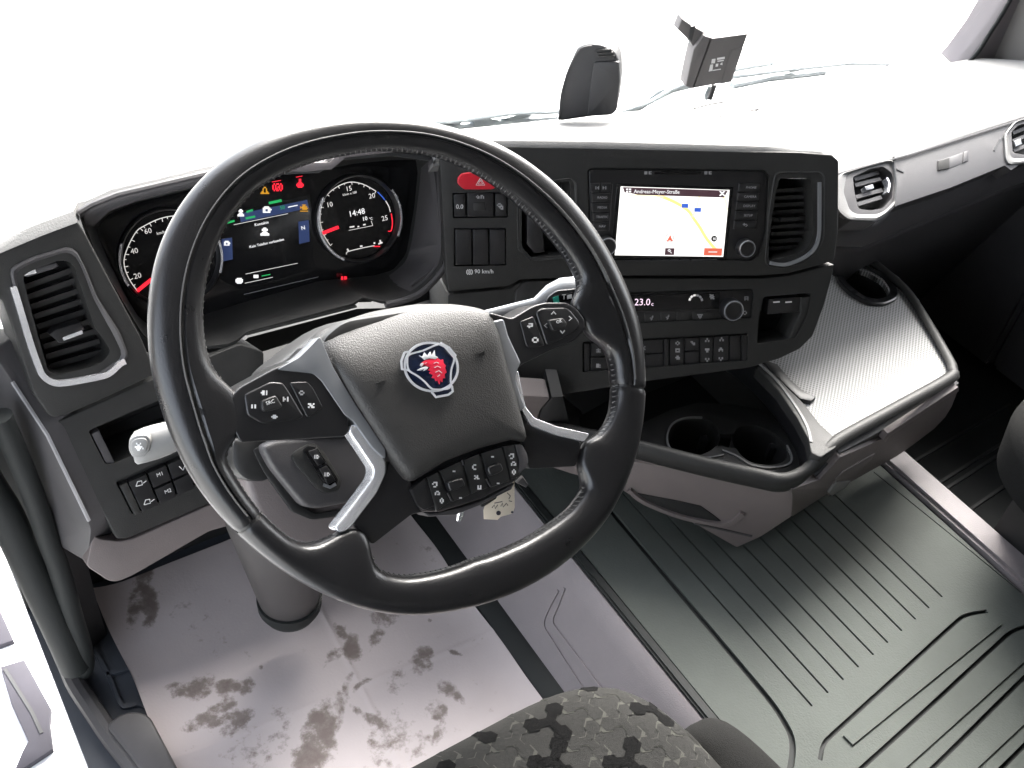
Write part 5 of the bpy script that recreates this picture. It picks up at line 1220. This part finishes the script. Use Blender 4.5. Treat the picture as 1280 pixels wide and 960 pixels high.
# ---- airbag cover
AB = [(393, 430), (400, 417), (421, 404), (467, 389), (520, 380), (564, 380), (592, 384), (610, 390), (616, 404), (628, 447), (641, 492), (656, 547), (653, 553), (641, 549), (598, 560), (553, 577), (512, 603), (505, 600), (487, 577), (444, 511), (402, 449)]
q0 = px2uv(AB, WP, .004); va, vb = min(p[1] for p in q0), max(p[1] for p in q0)
for _ in range(4): q0 = [tuple(WP.uv(WP.at(*AB[i], .004 - .030 * max(0, ((q0[i][1] - va) / (vb - va) - .60) / .40) ** 2))) for i in range(len(AB))]
uvA = resample(ccw([tuple(p) for p in rounded(q0, .006)]), 120)
cA = np.mean(uvA, axis=0)
vmin, vmax = min(p[1] for p in uvA), max(p[1] for p in uvA)
def ab_h(p, base):
    t = (p[1] - vmin) / (vmax - vmin)
    return base - .030 * max(0, (t - .60) / .40) ** 2
L = []
for s_, h in ((1., -.006), (1., .004), (.994, .0085), (.978, .0120), (.95, .0148), (.91, .0168), (.85, .0182), (.74, .0192), (.55, .0198), (.3, .020), (.12, .020), (.01, .020)):
    L.append([WP.xy(*(cA + (p - cA) * s_), ab_h(cA + (p - cA) * s_, h) if h > 0 else h - .030 * max(0, ((p[1] - vmin) / (vmax - vmin) - .60) / .40) ** 2) for p in uvA])
ab = put('airbag_cover', loft(L, True, True), GRAIN, sw_o, smooth=70)
EH = .0195
def hat(px, py): return ab_h(np.array(px2uv([(px, py)], WP, EH)[0]), .020) + .0002
EM = Pl(W0 + WP.n * hat(538, 462), WP.n)
# emblem: three-tab ring, shield, crowned griffin head
zc = lambda pts: [(400 + x / 4.571, 370 + y / 4.571) for x, y in pts]
em = plate('emblem', zc([(485, 322), (520, 318), (560, 280), (620, 266), (672, 276), (690, 264), (738, 292), (778, 338), (772, 356), (790, 405), (786, 462), (760, 510), (768, 540), (735, 566), (662, 580), (640, 548), (580, 535), (530, 490), (506, 440), (470, 420), (466, 372)]), EM, -.003, .0012, NAVY, ab, bevel=.001, rnd=.001)
def lines(name, polys, wd, mat, h, closed=True):
    put(name, joined([ribbon_mesh(px2uv(zc(p + ([p[0]] if closed else [])), EM, h), wd, EM, h - .0012, h) for p in polys]), mat, em, smooth=40)
circ = [(637 + 152 * math.cos(t), 405 + 138 * math.sin(t) + 8 * math.cos(t)) for t in np.linspace(0, 2 * math.pi, 48)]
lines('emblem_ring', [circ], .0021, EMSIL, .0024, False)
lines('emblem_tab', [[(485, 322), (512, 318)], [(485, 322), (466, 372), (470, 418), (508, 424)], [(690, 268), (738, 294), (776, 340), (768, 358)], [(640, 548), (664, 578), (735, 564), (760, 545), (754, 512)]], .0020, EMSIL, .0026, False)
sh = [tuple(p) for p in spline([(512, 335), (590, 312), (660, 282), (700, 280), (752, 335), (768, 362), (752, 420), (748, 480), (750, 510), (730, 530), (660, 534), (632, 524), (600, 490), (560, 458), (520, 434), (505, 415), (500, 370)], 4, True)]
plate('emblem_shield', zc(sh), EM, .0, .0020, NAVY, em, bevel=.0004)
lines('shield_border', [sh], .0015, EMSIL, .0030)
gr = [(578, 392), (584, 380), (600, 368), (625, 360), (650, 356), (668, 352), (690, 366), (704, 362), (708, 384), (720, 398), (716, 410), (724, 436), (714, 446), (716, 470), (704, 470), (700, 492), (690, 480), (684, 504), (674, 482), (662, 486), (658, 470), (640, 468), (648, 452), (626, 440), (636, 428), (618, 424), (632, 410), (612, 398), (596, 392), (586, 402)]
plate('griffin_head', zc(gr), EM, .0018, .0034, GRED, em, bevel=.0003)
lines('griffin_line', [[(600, 385), (612, 380)], [(650, 385), (665, 378), (680, 384)], [(655, 410), (672, 400), (690, 410)], [(660, 436), (680, 426), (698, 440)], [(672, 460), (686, 450)]], .0006, PRINT, .0037, False)
plate('griffin_beak', zc([(556, 424), (580, 410), (606, 402), (620, 408), (610, 420), (592, 428), (600, 416), (576, 426)]), EM, .0018, .0034, PRINT, em, bevel=.0002)
plate('griffin_beak', zc([(574, 396), (580, 384), (592, 382), (590, 394), (582, 404)]), EM, .0018, .0036, PRINT, em, bevel=.0002)
plate('emblem_crown', zc([(568, 340), (588, 346), (598, 322), (614, 342), (632, 318), (640, 342), (656, 310), (660, 342), (676, 350), (660, 362), (630, 356), (598, 364), (590, 356)]), EM, .0018, .0036, PRINT, em, bevel=.0003)
# horn marks pressed into the cover
for pts in ([(325, 500), (345, 490), (372, 486)], [(340, 504), (368, 504), (372, 486)], [(890, 334), (915, 328), (942, 312)], [(915, 330), (910, 345), (938, 340), (938, 312)]):
    q = zc(pts); hh = hat(*q[0])
    put('horn_mark', ribbon_mesh(px2uv(q, WP, hh), .0009, WP, hh - .003, hh + .0004), BLACK, ab, smooth=0)
# ---- lower switch pod
LPH = .006
lp = plate('switch_pod', [(513, 611), (532, 596), (602, 567), (640, 555), (652, 556), (658, 566), (660, 576), (658, 584), (644, 603), (600, 625), (552, 640), (528, 640), (523, 634)], WP, -.028, LPH, SATIN, sw_o, bevel=.005, rnd=.004, seg=4)
plate('pod_end', [(644, 555), (653, 556), (659, 567), (661, 577), (657, 586), (648, 592), (650, 576)], WP, -.02, LPH + .002, GREYTRIM, lp, bevel=.003, rnd=.002)
plate('pod_end', [(513, 612), (532, 597), (536, 604), (545, 632), (530, 638), (523, 633)], WP, -.02, LPH + .001, SATIN, lp, bevel=.002, rnd=.002)
Z4 = lambda pts: [(480 + x / 4.571, 520 + y / 4.571) for x, y in pts]
for q_ in ([(250, 350), (305, 320), (380, 490), (300, 545)], [(322, 312), (440, 258), (490, 450), (395, 490)], [(455, 250), (545, 216), (595, 410), (500, 445)], [(558, 212), (672, 178), (720, 370), (612, 408)], [(682, 172), (745, 162), (775, 345), (728, 362)]):
    plate('pod_key', Z4(q_), WP, LPH - .002, LPH + .0022, BLACK, lp, bevel=.001, seg=2)
for q_ in ([(365, 378), (450, 352), (468, 395), (452, 412), (385, 432), (372, 412)], [(594, 292), (668, 266), (686, 306), (664, 325), (615, 344), (598, 320)]):
    plate('roller', Z4(q_), WP, LPH, LPH + .0075, SATIN, lp, bevel=.003, rnd=.002, seg=3)
for q_ in ([(365, 440), (388, 486)], [(585, 362), (612, 404)], [(447, 250), (456, 282)]): ribbon('key_edge', Z4(q_), .0012, WP, LPH + .001, LPH + .003, GREYTRIM, lp)
for x, y, g in ((290, 392, ['.###', '#..#', '...#', '.##.']), (305, 440, ['.##.', '#..#', '#.##']), (330, 484, ['.#.', '#.#', '#.#', '.#.']), (515, 292, ['.##', '#..', '#..', '.##']), (530, 350, ['#.#.', '.##.', '#.##']), (545, 408, ['#.#', '#.#', '###']),
                (728, 230, ['.###', '#..#', '...#', '.##.']), (740, 272, ['.##.', '#..#', '#.##']), (742, 320, ['.#.', '#.#', '#.#', '.#.']), (400, 316, ['##']), (437, 468, ['##']), (620, 233, ['##']), (652, 385, ['##'])):
    p = Z4([(x, y)])[0]; pict(p[0], p[1], 1.6 * len(g[0]), 1.75 * len(g), PRINT, g, WP, LPH + .0024, lp)
plate('pod_underside', [(528, 640), (552, 641), (600, 627), (644, 604), (640, 612), (600, 632), (570, 644), (536, 646)], WP, -.028, -.004, GREYTRIM, lp, bevel=.003)
